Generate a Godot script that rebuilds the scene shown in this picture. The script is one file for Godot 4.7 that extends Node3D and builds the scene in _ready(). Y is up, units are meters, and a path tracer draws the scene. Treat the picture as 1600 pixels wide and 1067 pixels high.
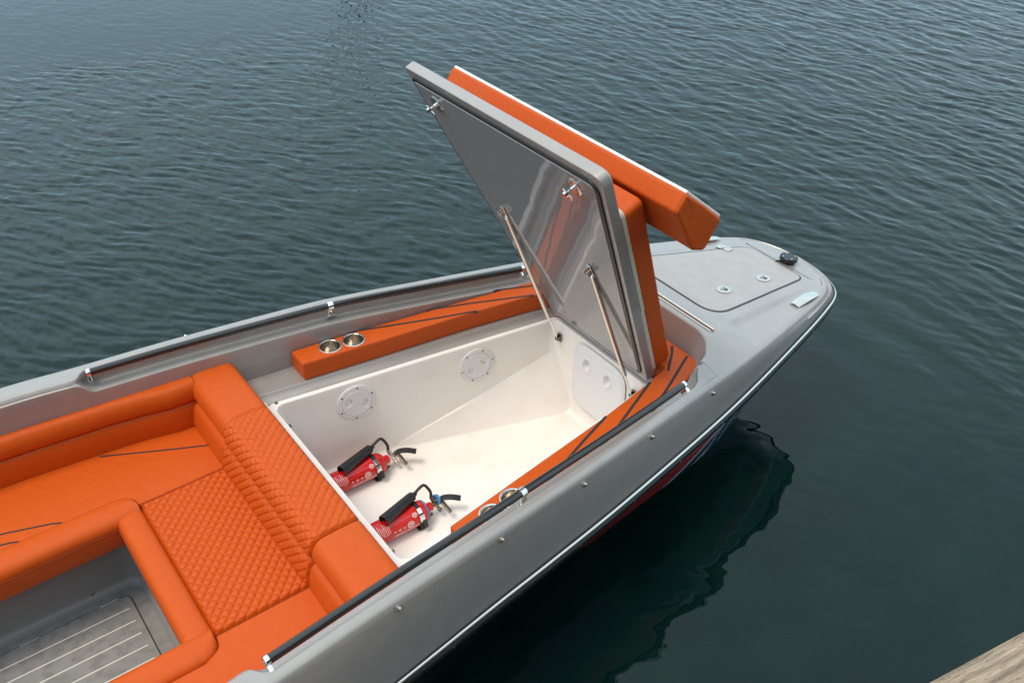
extends Node3D
# Bow of an open motorboat at a dock, its storage hatch raised, seen from the dock.
# x runs forward along the boat, y up, z to starboard; y = 0 is the rim of the open locker.

const WATER := -0.68
var M := {}
var boat: Node3D
var lid_frame: Transform3D

# ------------------------------------------------------------------ mesh builder
class Build:
	var p := PackedVector3Array()
	var uv := PackedVector2Array()
	func tri(a: Vector3, b: Vector3, c: Vector3, ua := Vector2.ZERO, ub := Vector2.ZERO, uc := Vector2.ZERO) -> void:
		p.append(a); p.append(b); p.append(c)
		uv.append(ua); uv.append(ub); uv.append(uc)
	func tri_to(a: Vector3, b: Vector3, c: Vector3, d: Vector3) -> void:
		if (c - a).cross(b - a).dot(d) >= 0.0:
			tri(a, b, c)
		else:
			tri(a, c, b)
	func quad_to(a: Vector3, b: Vector3, c: Vector3, d: Vector3, n: Vector3) -> void:
		if (c - a).cross(b - a).dot(n) + (d - a).cross(c - a).dot(n) >= 0.0:
			tri(a, b, c); tri(a, c, d)
		else:
			tri(a, c, b); tri(a, d, c)
	func loft(rows: Array, wrap_across := false, us := [], vs := []) -> void:
		for i in rows.size() - 1:
			var r: PackedVector3Array = rows[i]
			var s: PackedVector3Array = rows[i + 1]
			var n := r.size()
			for j in (n if wrap_across else n - 1):
				var k := (j + 1) % n
				var u0 := Vector2.ZERO; var u1 := Vector2.ZERO; var u2 := Vector2.ZERO; var u3 := Vector2.ZERO
				if us.size() > 0:
					u0 = Vector2(us[i], vs[j]); u1 = Vector2(us[i], vs[k]); u2 = Vector2(us[i + 1], vs[k]); u3 = Vector2(us[i + 1], vs[j])
				tri(r[j], r[k], s[k], u0, u1, u2)
				tri(r[j], s[k], s[j], u0, u2, u3)
	func mesh(crease := 38.0) -> ArrayMesh:
		var nf := p.size() / 3
		var fn := PackedVector3Array(); fn.resize(nf)
		var unit := PackedVector3Array(); unit.resize(nf)
		var key_of := PackedInt32Array(); key_of.resize(p.size())
		var keys := {}
		var near: Array = []
		var sums := PackedVector3Array()
		var all := crease >= 179.0
		for f in nf:
			var a := p[f * 3]; var b := p[f * 3 + 1]; var c := p[f * 3 + 2]
			var n := (c - a).cross(b - a)
			fn[f] = n
			unit[f] = n.normalized()
			for k in 3:
				var q := p[f * 3 + k]
				var key := Vector3i(roundi(q.x * 20000.0), roundi(q.y * 20000.0), roundi(q.z * 20000.0))
				var at: int = keys.get(key, -1)
				if at < 0:
					at = keys.size()
					keys[key] = at
					if all: sums.append(Vector3.ZERO)
					else: near.append(PackedInt32Array())
				key_of[f * 3 + k] = at
				if all: sums[at] += n
				else: near[at].append(f)
		var lim := cos(deg_to_rad(crease))
		var ov := PackedVector3Array(); var on := PackedVector3Array(); var ou := PackedVector2Array(); var oi := PackedInt32Array()
		var made := {}
		for i in p.size():
			var f := i / 3
			if unit[f] == Vector3.ZERO: continue
			var n := Vector3.ZERO
			if all:
				n = sums[key_of[i]]
			else:
				for g in near[key_of[i]]:
					if unit[g].dot(unit[f]) > lim: n += fn[g]
			n = n.normalized()
			if n == Vector3.ZERO: n = unit[f]
			var mk := [key_of[i], Vector3i((n * 200.0).round()), Vector2i((uv[i] * 20000.0).round())]
			var at: int = made.get(mk, -1)
			if at < 0:
				at = ov.size()
				made[mk] = at
				ov.append(p[i]); on.append(n); ou.append(uv[i])
			oi.append(at)
		# keep whole triangles only
		var arr := []
		arr.resize(Mesh.ARRAY_MAX)
		arr[Mesh.ARRAY_VERTEX] = ov
		arr[Mesh.ARRAY_NORMAL] = on
		arr[Mesh.ARRAY_TEX_UV] = ou
		arr[Mesh.ARRAY_INDEX] = oi
		var m := ArrayMesh.new()
		m.add_surface_from_arrays(Mesh.PRIMITIVE_TRIANGLES, arr)
		return m

# ------------------------------------------------------------------ nodes
func add_mesh(called: String, m: Mesh, mat: Material, parent: Node3D) -> MeshInstance3D:
	var o := MeshInstance3D.new()
	o.name = called
	o.mesh = m
	o.material_override = mat
	parent.add_child(o, true)
	if parent.has_meta("base"):
		o.position = -(parent.get_meta("base") as Vector3)
	return o

func put(called: String, b: Build, mat: Material, parent: Node3D, crease := 38.0) -> MeshInstance3D:
	return add_mesh(called, b.mesh(crease), mat, parent)

func thing(called: String, at: Vector3, label: String, category: String, group := "") -> Node3D:
	var o := Node3D.new()
	o.name = called
	o.position = at
	add_child(o, true)
	o.set_meta("base", at)
	o.set_meta("label", label)
	o.set_meta("category", category)
	if group != "": o.set_meta("group", group)
	return o

# ------------------------------------------------------------------ shape helpers
func crv(xs: Array, ys: Array, x: float) -> float:
	var n := xs.size()
	if x <= xs[0]: return ys[0] + (x - xs[0]) * (ys[1] - ys[0]) / (xs[1] - xs[0])
	if x >= xs[n - 1]: return ys[n - 1]
	var i := 0
	while x > xs[i + 1]: i += 1
	var h: float = xs[i + 1] - xs[i]
	var d: float = (ys[i + 1] - ys[i]) / h
	var m0: float = d; var m1: float = d
	if i > 0: m0 = (d + (ys[i] - ys[i - 1]) / (xs[i] - xs[i - 1])) * 0.5
	if i < n - 2: m1 = (d + (ys[i + 2] - ys[i + 1]) / (xs[i + 2] - xs[i + 1])) * 0.5
	var t: float = (x - xs[i]) / h
	var t2 := t * t; var t3 := t2 * t
	return ys[i] * (2 * t3 - 3 * t2 + 1) + h * m0 * (t3 - 2 * t2 + t) + ys[i + 1] * (-2 * t3 + 3 * t2) + h * m1 * (t3 - t2)

func spline(pts: Array, k: int) -> PackedVector3Array:
	var out := PackedVector3Array()
	var n := pts.size()
	for i in n - 1:
		var a: Vector3 = pts[maxi(i - 1, 0)]; var b: Vector3 = pts[i]; var c: Vector3 = pts[i + 1]; var d: Vector3 = pts[mini(i + 2, n - 1)]
		for j in k:
			out.append(b.cubic_interpolate(c, a, d, float(j) / k))
	out.append(pts[n - 1])
	return out

func area2(poly: PackedVector2Array) -> float:
	var s := 0.0
	for i in poly.size():
		var a := poly[i]; var b := poly[(i + 1) % poly.size()]
		s += a.x * b.y - b.x * a.y
	return s * 0.5

func rounded(poly, rads, seg := 5) -> PackedVector2Array:
	var out := PackedVector2Array()
	var n: int = poly.size()
	for i in n:
		var p: Vector2 = poly[i]; var a: Vector2 = poly[(i + n - 1) % n]; var b: Vector2 = poly[(i + 1) % n]
		var r: float = rads[i] if rads is Array else rads
		var u := (a - p).normalized(); var v := (b - p).normalized()
		var ang := acos(clampf(u.dot(v), -1, 1))
		if r <= 0.0005 or ang > 3.05:
			out.append(p)
			continue
		var l := minf(r / tan(ang * 0.5), minf((a - p).length(), (b - p).length()) * 0.49)
		var s := p + u * l; var e := p + v * l
		for k in seg + 1:
			var t := float(k) / seg
			out.append(s.lerp(p, t).lerp(p.lerp(e, t), t))
	if area2(out) < 0: out.reverse()
	return out

func inset(poly: PackedVector2Array, d: float) -> PackedVector2Array:
	if d == 0.0: return poly
	var out := PackedVector2Array()
	var n := poly.size()
	for i in n:
		var a := poly[(i + n - 1) % n]; var p := poly[i]; var b := poly[(i + 1) % n]
		var e0 := (p - a).normalized(); var e1 := (b - p).normalized()
		var n0 := Vector2(-e0.y, e0.x); var n1 := Vector2(-e1.y, e1.x)
		var m := n0 + n1
		var q := m.length_squared()
		m = m * (2.0 / q) if q > 0.3 else n0
		out.append(p + m * d)
	return out

func cut_holes(poly: PackedVector2Array, holes: Array) -> Array:
	# the outline cut into strips through the centres of the round holes (x, z, radius), so that no piece has a hole inside it
	var edges := [-100.0]
	for h in holes: edges.append(h.x)
	edges.append(100.0)
	var out := []
	for k in edges.size() - 1:
		var strip := PackedVector2Array([Vector2(edges[k], -100), Vector2(edges[k + 1], -100), Vector2(edges[k + 1], 100), Vector2(edges[k], 100)])
		var pieces: Array = Geometry2D.intersect_polygons(poly, strip)
		for h in holes:
			var ring := PackedVector2Array()
			for i in 32: ring.append(Vector2(h.x, h.y) + Vector2.from_angle(TAU * i / 32.0) * h.z)
			var next := []
			for p in pieces: next.append_array(Geometry2D.clip_polygons(p, ring))
			pieces = next
		out.append_array(pieces)
	return out

func cap(b: Build, q: PackedVector2Array, f: Transform3D, h: float, up: Vector3) -> void:
	var idx := Geometry2D.triangulate_polygon(q)
	if idx.is_empty():
		var c := Vector2.ZERO
		for v in q: c += v / q.size()
		for i in q.size():
			var e := q[(i + 1) % q.size()]
			b.tri_to(f * Vector3(c.x, h, c.y), f * Vector3(q[i].x, h, q[i].y), f * Vector3(e.x, h, e.y), up)
	for t in range(0, idx.size(), 3):
		var v := [q[idx[t]], q[idx[t + 1]], q[idx[t + 2]]]
		b.tri_to(f * Vector3(v[0].x, h, v[0].y), f * Vector3(v[1].x, h, v[1].y), f * Vector3(v[2].x, h, v[2].y), up)

func prism(b: Build, poly: PackedVector2Array, f: Transform3D, h0: float, h1: float, r0 := 0.0, r1 := 0.004, seg := 4, holes := []) -> void:
	# poly lies in the frame's x, z plane; heights run along the frame's y
	var rings: Array = []
	if r0 > 0:
		for k in seg + 1:
			var t := float(k) / seg * PI * 0.5
			rings.append([r0 * (1.0 - sin(t)), h0 + r0 * (1.0 - cos(t))])
	else:
		rings.append([0.0, h0])
	if r1 > 0:
		for k in seg + 1:
			var t := float(k) / seg * PI * 0.5
			rings.append([r1 * (1.0 - cos(t)), h1 - r1 * (1.0 - sin(t))])
	else:
		rings.append([0.0, h1])
	var n := poly.size()
	var pts: Array = []
	for r in rings:
		var q := inset(poly, r[0])
		var row := PackedVector3Array()
		for v in q: row.append(f * Vector3(v.x, r[1], v.y))
		pts.append(row)
	for k in pts.size() - 1:
		for i in n:
			var j := (i + 1) % n
			var e := poly[j] - poly[i]
			b.quad_to(pts[k][i], pts[k][j], pts[k + 1][j], pts[k + 1][i], f.basis * Vector3(e.y, 0.0 if k else -0.001, -e.x))
	for side in 2:
		var k: int = 0 if side == 0 else pts.size() - 1
		var q := inset(poly, rings[k][0])
		for piece in (cut_holes(q, holes) if side == 1 and holes.size() > 0 else [q]):
			cap(b, piece, f, rings[k][1], f.basis * Vector3(0, -1 if side == 0 else 1, 0))

func box(b: Build, c: Vector3, s: Vector3, r := 0.0, basis := Basis.IDENTITY) -> void:
	var hx := s.x * 0.5; var hz := s.z * 0.5
	var poly := rounded([Vector2(-hx, -hz), Vector2(hx, -hz), Vector2(hx, hz), Vector2(-hx, hz)], r, 3)
	prism(b, poly, Transform3D(basis, c), -s.y * 0.5, s.y * 0.5, r * 0.7, r * 0.7, 3)

func tube(b: Build, path: PackedVector3Array, rad, sides := 12, caps := true) -> void:
	var rows: Array = []
	var n := path.size()
	var t0 := (path[1] - path[0]).normalized()
	var up := Vector3.UP if absf(t0.y) < 0.9 else Vector3.RIGHT
	var x := up.cross(t0).normalized()
	for i in n:
		var t := (path[mini(i + 1, n - 1)] - path[maxi(i - 1, 0)]).normalized()
		x = (x - t * x.dot(t)).normalized()
		var y := t.cross(x)
		var r: float = rad[i] if rad is Array else rad
		var row := PackedVector3Array()
		for k in sides:
			var a := TAU * k / sides
			row.append(path[i] + (x * cos(a) + y * sin(a)) * r)
		rows.append(row)
	b.loft(rows, true)
	if caps:
		for e in 2:
			var row: PackedVector3Array = rows[0 if e == 0 else n - 1]
			var c: Vector3 = path[0 if e == 0 else n - 1]
			var out := (path[0] - path[1]) if e == 0 else (path[n - 1] - path[n - 2])
			for k in sides:
				b.tri_to(c, row[k], row[(k + 1) % sides], out)

func rod(b: Build, a: Vector3, c: Vector3, r: float, sides := 10) -> void:
	tube(b, PackedVector3Array([a, c]), r, sides)

func lathe(b: Build, prof: Array, f: Transform3D, sides := 24) -> void:
	# profile points (distance along the frame's y, radius)
	var rows: Array = []
	for q in prof:
		var row := PackedVector3Array()
		for k in sides:
			var a := TAU * k / sides
			row.append(f * Vector3(cos(a) * q.y, q.x, sin(a) * q.y))
		rows.append(row)
	b.loft(rows, true)

func axis_frame(at: Vector3, y: Vector3, hint := Vector3.UP) -> Transform3D:
	y = y.normalized()
	var h := hint if absf(hint.dot(y)) < 0.95 else Vector3.RIGHT
	var x := h.cross(y).normalized()
	return Transform3D(Basis(x, y, x.cross(y)), at)

func ball(b: Build, c: Vector3, r: float, squash := 1.0, up := Vector3.UP) -> void:
	var prof: Array = []
	for k in 7:
		var a := -PI * 0.5 + PI * k / 6.0
		prof.append(Vector2(sin(a) * r * squash, maxf(cos(a) * r, 0.00002)))
	lathe(b, prof, axis_frame(c, up), 12)

func ribbon(b: Build, pts: Array, w: float, y0: float, y1: float) -> void:
	# a flat strip of even width through points (x, z), standing from y0 to y1
	var l := PackedVector2Array(); var r := PackedVector2Array()
	var n := pts.size()
	for i in n:
		var d: Vector2 = (pts[mini(i + 1, n - 1)] - pts[maxi(i - 1, 0)]).normalized()
		var s := Vector2(-d.y, d.x) * w * 0.5
		l.append(pts[i] + s); r.append(pts[i] - s)
	for i in n - 1:
		var q := [Vector3(l[i].x, y1, l[i].y), Vector3(l[i + 1].x, y1, l[i + 1].y), Vector3(r[i + 1].x, y1, r[i + 1].y), Vector3(r[i].x, y1, r[i].y)]
		var dn := Vector3(0, y0 - y1, 0)
		b.quad_to(q[0], q[1], q[2], q[3], Vector3.UP)
		b.quad_to(q[0], q[1], q[1] + dn, q[0] + dn, q[0] - q[3])
		b.quad_to(q[3], q[2], q[2] + dn, q[3] + dn, q[3] - q[0])
		if i == 0: b.quad_to(q[0], q[3], q[3] + dn, q[0] + dn, q[0] - q[1])
		if i == n - 2: b.quad_to(q[1], q[2], q[2] + dn, q[1] + dn, q[1] - q[0])

func mirror(poly: Array) -> Array:
	var out := []
	for q in poly: out.append(Vector2(q.x, -q.y))
	return out

# ------------------------------------------------------------------ materials
func lin(r: float, g: float, b: float, a := 1.0) -> Color:
	var c := Color(r, g, b).linear_to_srgb()
	c.a = a
	return c

func mat(called: String, c: Color, rough: float, metal := 0.0) -> StandardMaterial3D:
	var m := StandardMaterial3D.new()
	m.resource_name = called
	m.albedo_color = c
	m.roughness = rough
	m.metallic = metal
	M[called] = m
	return m

func noise_tex(freq: float, seed_: int, size := 512, normal := false, bump := 4.0, ramp: Gradient = null, octaves := 4) -> NoiseTexture2D:
	var n := FastNoiseLite.new()
	n.seed = seed_
	n.frequency = freq
	n.fractal_octaves = octaves
	var t := NoiseTexture2D.new()
	t.width = size; t.height = size
	t.seamless = true
	t.noise = n
	t.as_normal_map = normal
	t.bump_strength = bump
	if ramp: t.color_ramp = ramp
	return t

func ramp(stops: Array) -> Gradient:
	var g := Gradient.new()
	var off := PackedFloat32Array(); var col := PackedColorArray()
	for s in stops:
		off.append(s[0]); col.append(s[1])
	g.offsets = off; g.colors = col
	return g

func triplanar(m: StandardMaterial3D, scale_: float) -> void:
	m.uv1_triplanar = true
	m.uv1_world_triplanar = true
	m.uv1_scale = Vector3.ONE * scale_

func materials() -> void:
	var leather := noise_tex(0.16, 11, 1024, true, 3.0)
	var tone := noise_tex(0.012, 5, 512, false, 0, ramp([[0.25, Color(0.985, 0.98, 0.975)], [0.75, Color(1, 1, 1)]]))
	var m := mat("orange_vinyl", lin(0.535, 0.081, 0.007), 0.50)
	m.metallic_specular = 0.32
	m.normal_enabled = true; m.normal_texture = leather; m.normal_scale = 0.10
	m.albedo_texture = tone
	# slack in the covers: shallow hollows a hand wide
	m.heightmap_enabled = true; m.heightmap_texture = noise_tex(0.009, 12, 512, false, 0, null, 2); m.heightmap_scale = 0.13
	triplanar(m, 3.2)
	m = mat("seam_thread", lin(0.30, 0.040, 0.006), 0.8)
	m = mat("stripe_vinyl", lin(0.035, 0.032, 0.032), 0.7)
	m.metallic_specular = 0.3
	m = mat("grey_liner", lin(0.225, 0.212, 0.205), 0.45)
	m = mat("silver_gelcoat", lin(0.355, 0.322, 0.300), 0.40)
	m.metallic = 0.28
	m.clearcoat_enabled = true; m.clearcoat = 0.35; m.clearcoat_roughness = 0.08
	m.albedo_texture = noise_tex(0.01, 21, 512, false, 0, ramp([[0.2, Color(0.965, 0.965, 0.965)], [0.8, Color(1, 1, 1)]]))
	triplanar(m, 1.3)
	m = mat("deck_gelcoat", lin(0.36, 0.332, 0.314), 0.42)
	m.albedo_texture = noise_tex(0.01, 22, 512, false, 0, ramp([[0.2, Color(0.965, 0.965, 0.96)], [0.8, Color(1, 1, 1)]]))
	triplanar(m, 1.7)
	m = mat("lid_gelcoat", lin(0.25, 0.245, 0.24), 0.04)
	m.metallic_specular = 0.62
	m.heightmap_enabled = true; m.heightmap_texture = noise_tex(0.004, 31, 512, false, 0, null, 2); m.heightmap_scale = 0.12
	triplanar(m, 1.1)
	m = mat("white_gelcoat", lin(0.85, 0.795, 0.745), 0.3)
	m.albedo_texture = noise_tex(0.008, 33, 512, false, 0, ramp([[0.08, Color(0.975, 0.967, 0.952)], [0.3, Color(0.994, 0.992, 0.99)], [0.7, Color(1, 1, 1)]]), 3)
	triplanar(m, 1.2)
	m = mat("white_plastic", lin(0.72, 0.70, 0.70), 0.35)
	m = mat("grey_floor", lin(0.235, 0.228, 0.218), 0.6)
	m.albedo_texture = noise_tex(0.012, 41, 512, false, 0, ramp([[0.25, Color(0.90, 0.895, 0.88)], [0.5, Color(0.97, 0.97, 0.965)], [0.75, Color(1, 1, 1)]]), 5)
	triplanar(m, 2.2)
	m = mat("chrome", lin(0.86, 0.84, 0.82), 0.10, 1.0)
	m = mat("brushed_steel", lin(0.66, 0.60, 0.53), 0.25, 1.0)
	m = mat("old_brass", lin(0.20, 0.16, 0.11), 0.38, 1.0)
	m = mat("rail_coat", lin(0.022, 0.020, 0.018), 0.2)
	m.clearcoat_enabled = true; m.clearcoat = 0.25; m.clearcoat_roughness = 0.06
	m = mat("black_rubber", lin(0.012, 0.012, 0.012), 0.45)
	m = mat("black_plastic", lin(0.010, 0.010, 0.011), 0.42)
	m = mat("cream_board", lin(0.62, 0.55, 0.46), 0.6)
	m = mat("inlay", lin(0.70, 0.66, 0.60), 0.5)
	m = mat("red_paint", Color(1, 1, 1), 0.22)
	m.clearcoat_enabled = true; m.clearcoat = 0.3; m.clearcoat_roughness = 0.05
	m.albedo_texture = label_print()
	m = mat("blue_tape", lin(0.05, 0.22, 0.45), 0.5)
	m = mat("rust", lin(0.26, 0.10, 0.025), 0.8)
	m = mat("hull_paint", Color(1, 1, 1), 0.12)
	m.albedo_texture = hull_print()
	m.clearcoat_enabled = true; m.clearcoat = 0.5; m.clearcoat_roughness = 0.05
	m = mat("weathered_wood", lin(0.43, 0.355, 0.285), 0.85)
	m.albedo_texture = wood_grain()
	m.heightmap_enabled = true; m.heightmap_texture = m.albedo_texture; m.heightmap_scale = 0.5
	m = mat("tarred_boards", lin(0.055, 0.038, 0.030), 0.8)
	m = mat("roof_slate", lin(0.06, 0.06, 0.065), 0.7)
	m = mat("window_glass", lin(0.03, 0.035, 0.04), 0.08)
	m = mat("quay_stone", lin(0.22, 0.21, 0.195), 0.85)
	m = mat("dark_wood", lin(0.12, 0.10, 0.08), 0.9)
	# deep, cloudy green water under a surface of water's own mirror strength
	m = mat("water_surface", Color(1, 1, 1, 0.52), 0.0)
	m.albedo_texture = noise_tex(0.012, 61, 512, false, 0, ramp([[0.2, lin(0.0012, 0.016, 0.0145)], [0.5, lin(0.0013, 0.0195, 0.0155)], [0.75, lin(0.0016, 0.024, 0.0160)]]), 4)
	triplanar(m, 0.22)
	m.refraction_enabled = true
	m.refraction_scale = 0.0333
	m = mat("seabed", Color(1, 1, 1), 1.0)
	m.albedo_texture = noise_tex(0.011, 71, 1024, false, 0, ramp([[0.25, lin(0.002, 0.009, 0.005)], [0.5, lin(0.004, 0.022, 0.008)], [0.62, lin(0.008, 0.040, 0.010)], [0.8, lin(0.004, 0.014, 0.009)]]), 5)
	triplanar(m, 0.14)

func label_print() -> ImageTexture:
	# u runs along the cylinder (0 base, 1 shoulder), v once round it
	var w := 512; var h := 512
	var im := Image.create(w, h, false, Image.FORMAT_RGB8)
	var red := lin(0.56, 0.006, 0.005)
	im.fill(red)
	var white := lin(0.75, 0.66, 0.62)
	var rng := RandomNumberGenerator.new(); rng.seed = 9
	# small print: rows along the cylinder below the emblem, a block of short lines toward its foot
	for row in 3:
		var x := 225 + rng.randi_range(0, 10)
		while x < 410:
			var l := rng.randi_range(2, 5)
			im.fill_rect(Rect2i(x, 84 + row * 13, l, 9), white)
			x += l + (rng.randi_range(5, 9) if rng.randf() < 0.2 else 3)
	for row in 8:
		var y := 150 + rng.randi_range(0, 8)
		var x := 130 + row * 11
		while y < 196 + (row * 37) % 50:
			var l := rng.randi_range(2, 6)
			im.fill_rect(Rect2i(x, y, 5, l), white)
			y += l + rng.randi_range(2, 4)
	for e in [[350, 146, 24], [304, 146, 8], [272, 146, 9], [238, 148, 8], [392, 196, 17]]:
		for yy in range(-e[2], e[2] + 1):
			for xx in range(-e[2], e[2] + 1):
				var d: float = sqrt(float(xx * xx + yy * yy)) / e[2]
				if (d < 1.0 and d > 0.80) or d < 0.6:
					if not (d < 0.36 and (xx + yy) % 7 < 3):
						im.set_pixel(e[0] + xx, e[1] + yy, white)
	return ImageTexture.create_from_image(im)

func hull_print() -> ImageTexture:
	# u runs from stern to stem, v from the rubbing strake down to the keel: dark hull with a flag wrap toward the bow
	var w := 2048; var h := 256
	var im := Image.create(w, h, false, Image.FORMAT_RGB8)
	var dark := lin(0.012, 0.013, 0.013)
	var red := lin(0.62, 0.016, 0.030); var white := lin(0.80, 0.80, 0.80); var navy := lin(0.015, 0.035, 0.14); var blue := lin(0.018, 0.12, 0.26)
	im.fill(dark)
	for i in w:
		var x := -2.2 + 6.08 * i / w
		for j in h:
			var v := float(j) / h
			var c := dark
			var edge := 1.62 + 0.9 * v
			if x > edge and v < 0.23:
				c = red
				var top := 0.20 - (x - 2.22) * 0.42
				if x > 2.2 and x < 2.66 and v > top:
					if v < top + 0.030: c = white
					elif v < top + 0.085: c = navy
					elif v < top + 0.112: c = white
				if x > 2.52 and x <= 2.80:
					var d := v - (0.235 - (x - 2.55) * 1.05)
					if absf(d) < 0.055: c = blue
					elif absf(d) < 0.085: c = white
					elif d > 0: c = red if v < 0.03 else (white if v < 0.055 else blue)
				elif x > 2.80:
					if v < 0.03 and x < 3.05: c = red
					elif v < 0.055 and x < 3.10: c = white
					elif v < 0.13: c = blue
					elif v < 0.165: c = white
			im.set_pixel(i, j, c)
	return ImageTexture.create_from_image(im)

func wood_grain() -> ImageTexture:
	var w := 1024; var h := 256
	var im := Image.create(w, h, false, Image.FORMAT_RGB8)
	var n := FastNoiseLite.new(); n.seed = 3; n.frequency = 0.02; n.fractal_octaves = 4
	var k := FastNoiseLite.new(); k.seed = 8; k.frequency = 0.012
	for j in h:
		for i in w:
			var wav := j + 5.0 * k.get_noise_2d(i * 0.35, j * 0.5)
			# a small knot the grain bends round
			var dx := (i - 640.0) / 46.0; var dy := (j - 205.0) / 15.0
			wav += 9.0 * exp(-(dx * dx + dy * dy)) * signf(dy)
			var g := 0.80 + 0.20 * n.get_noise_2d(i * 0.12, wav * 2.0) + 0.20 * n.get_noise_2d(i * 0.25 + 900.0, wav * 9.0) + 0.10 * n.get_noise_2d(i * 1.1 + 200.0, wav * 22.0)
			var crack := absf(n.get_noise_2d(i * 0.06 + 300.0, wav * 3.0))
			if crack < 0.012: g *= 0.72
			im.set_pixel(i, j, Color(clampf(g * 1.03, 0, 1), clampf(g, 0, 1), clampf(g * 0.95, 0, 1)))
	return ImageTexture.create_from_image(im)

# ------------------------------------------------------------------ hull lines (starboard half, stern to stem)
var GX := [-2.2, -1.0, 0.0, 0.43, 0.78, 1.22, 1.5, 1.92, 2.5, 2.86, 3.26, 3.55, 3.70, 3.775, 3.82, 3.838]
var GY := [0.28, 0.295, 0.297, 0.292, 0.288, 0.273, 0.26, 0.222, 0.169, 0.138, 0.085, 0.05, 0.03, 0.022, 0.016, 0.013]
var GZ := [1.0, 0.99, 0.968, 0.922, 0.883, 0.832, 0.796, 0.729, 0.629, 0.562, 0.462, 0.382, 0.318, 0.245, 0.13, 0.0]
const K := 16
var G: PackedVector3Array
var R: PackedVector3Array

func line(xs: Array, ys, zs: Array) -> PackedVector3Array:
	var pts := []
	for i in xs.size(): pts.append(Vector3(xs[i], ys[i] if ys is Array else ys, zs[i]))
	return spline(pts, K)

func gz(x: float) -> float: return crv(GX.slice(0, 13), GZ.slice(0, 13), x)
func gy(x: float) -> float: return crv(GX.slice(0, 13), GY.slice(0, 13), x)

func both_sides(lines: Array) -> Array:
	# rows across the boat from the starboard lines: starboard first, then the same lines mirrored to port
	return [lines, lines.map(func(l): 
		var o := PackedVector3Array()
		for v in l: o.append(Vector3(v.x, v.y, -v.z))
		return o)]

func rows_of(lines: Array) -> Array:
	var rows := []
	for i in (lines[0] as PackedVector3Array).size():
		var r := PackedVector3Array()
		for l in lines: r.append(l[i])
		rows.append(r)
	return rows

func shifted(l: PackedVector3Array, d: Vector3) -> PackedVector3Array:
	# moves a line outward (+z) and up, turning the outward direction round the bow
	var out := PackedVector3Array()
	var n := l.size()
	for i in n:
		var t := l[mini(i + 1, n - 1)] - l[maxi(i - 1, 0)]
		var o := Vector3(-t.z, 0, t.x).normalized()
		if i == n - 1: o = Vector3(1, 0, 0)
		out.append(l[i] + o * d.z + Vector3(0, d.y, 0))
	return out

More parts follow.
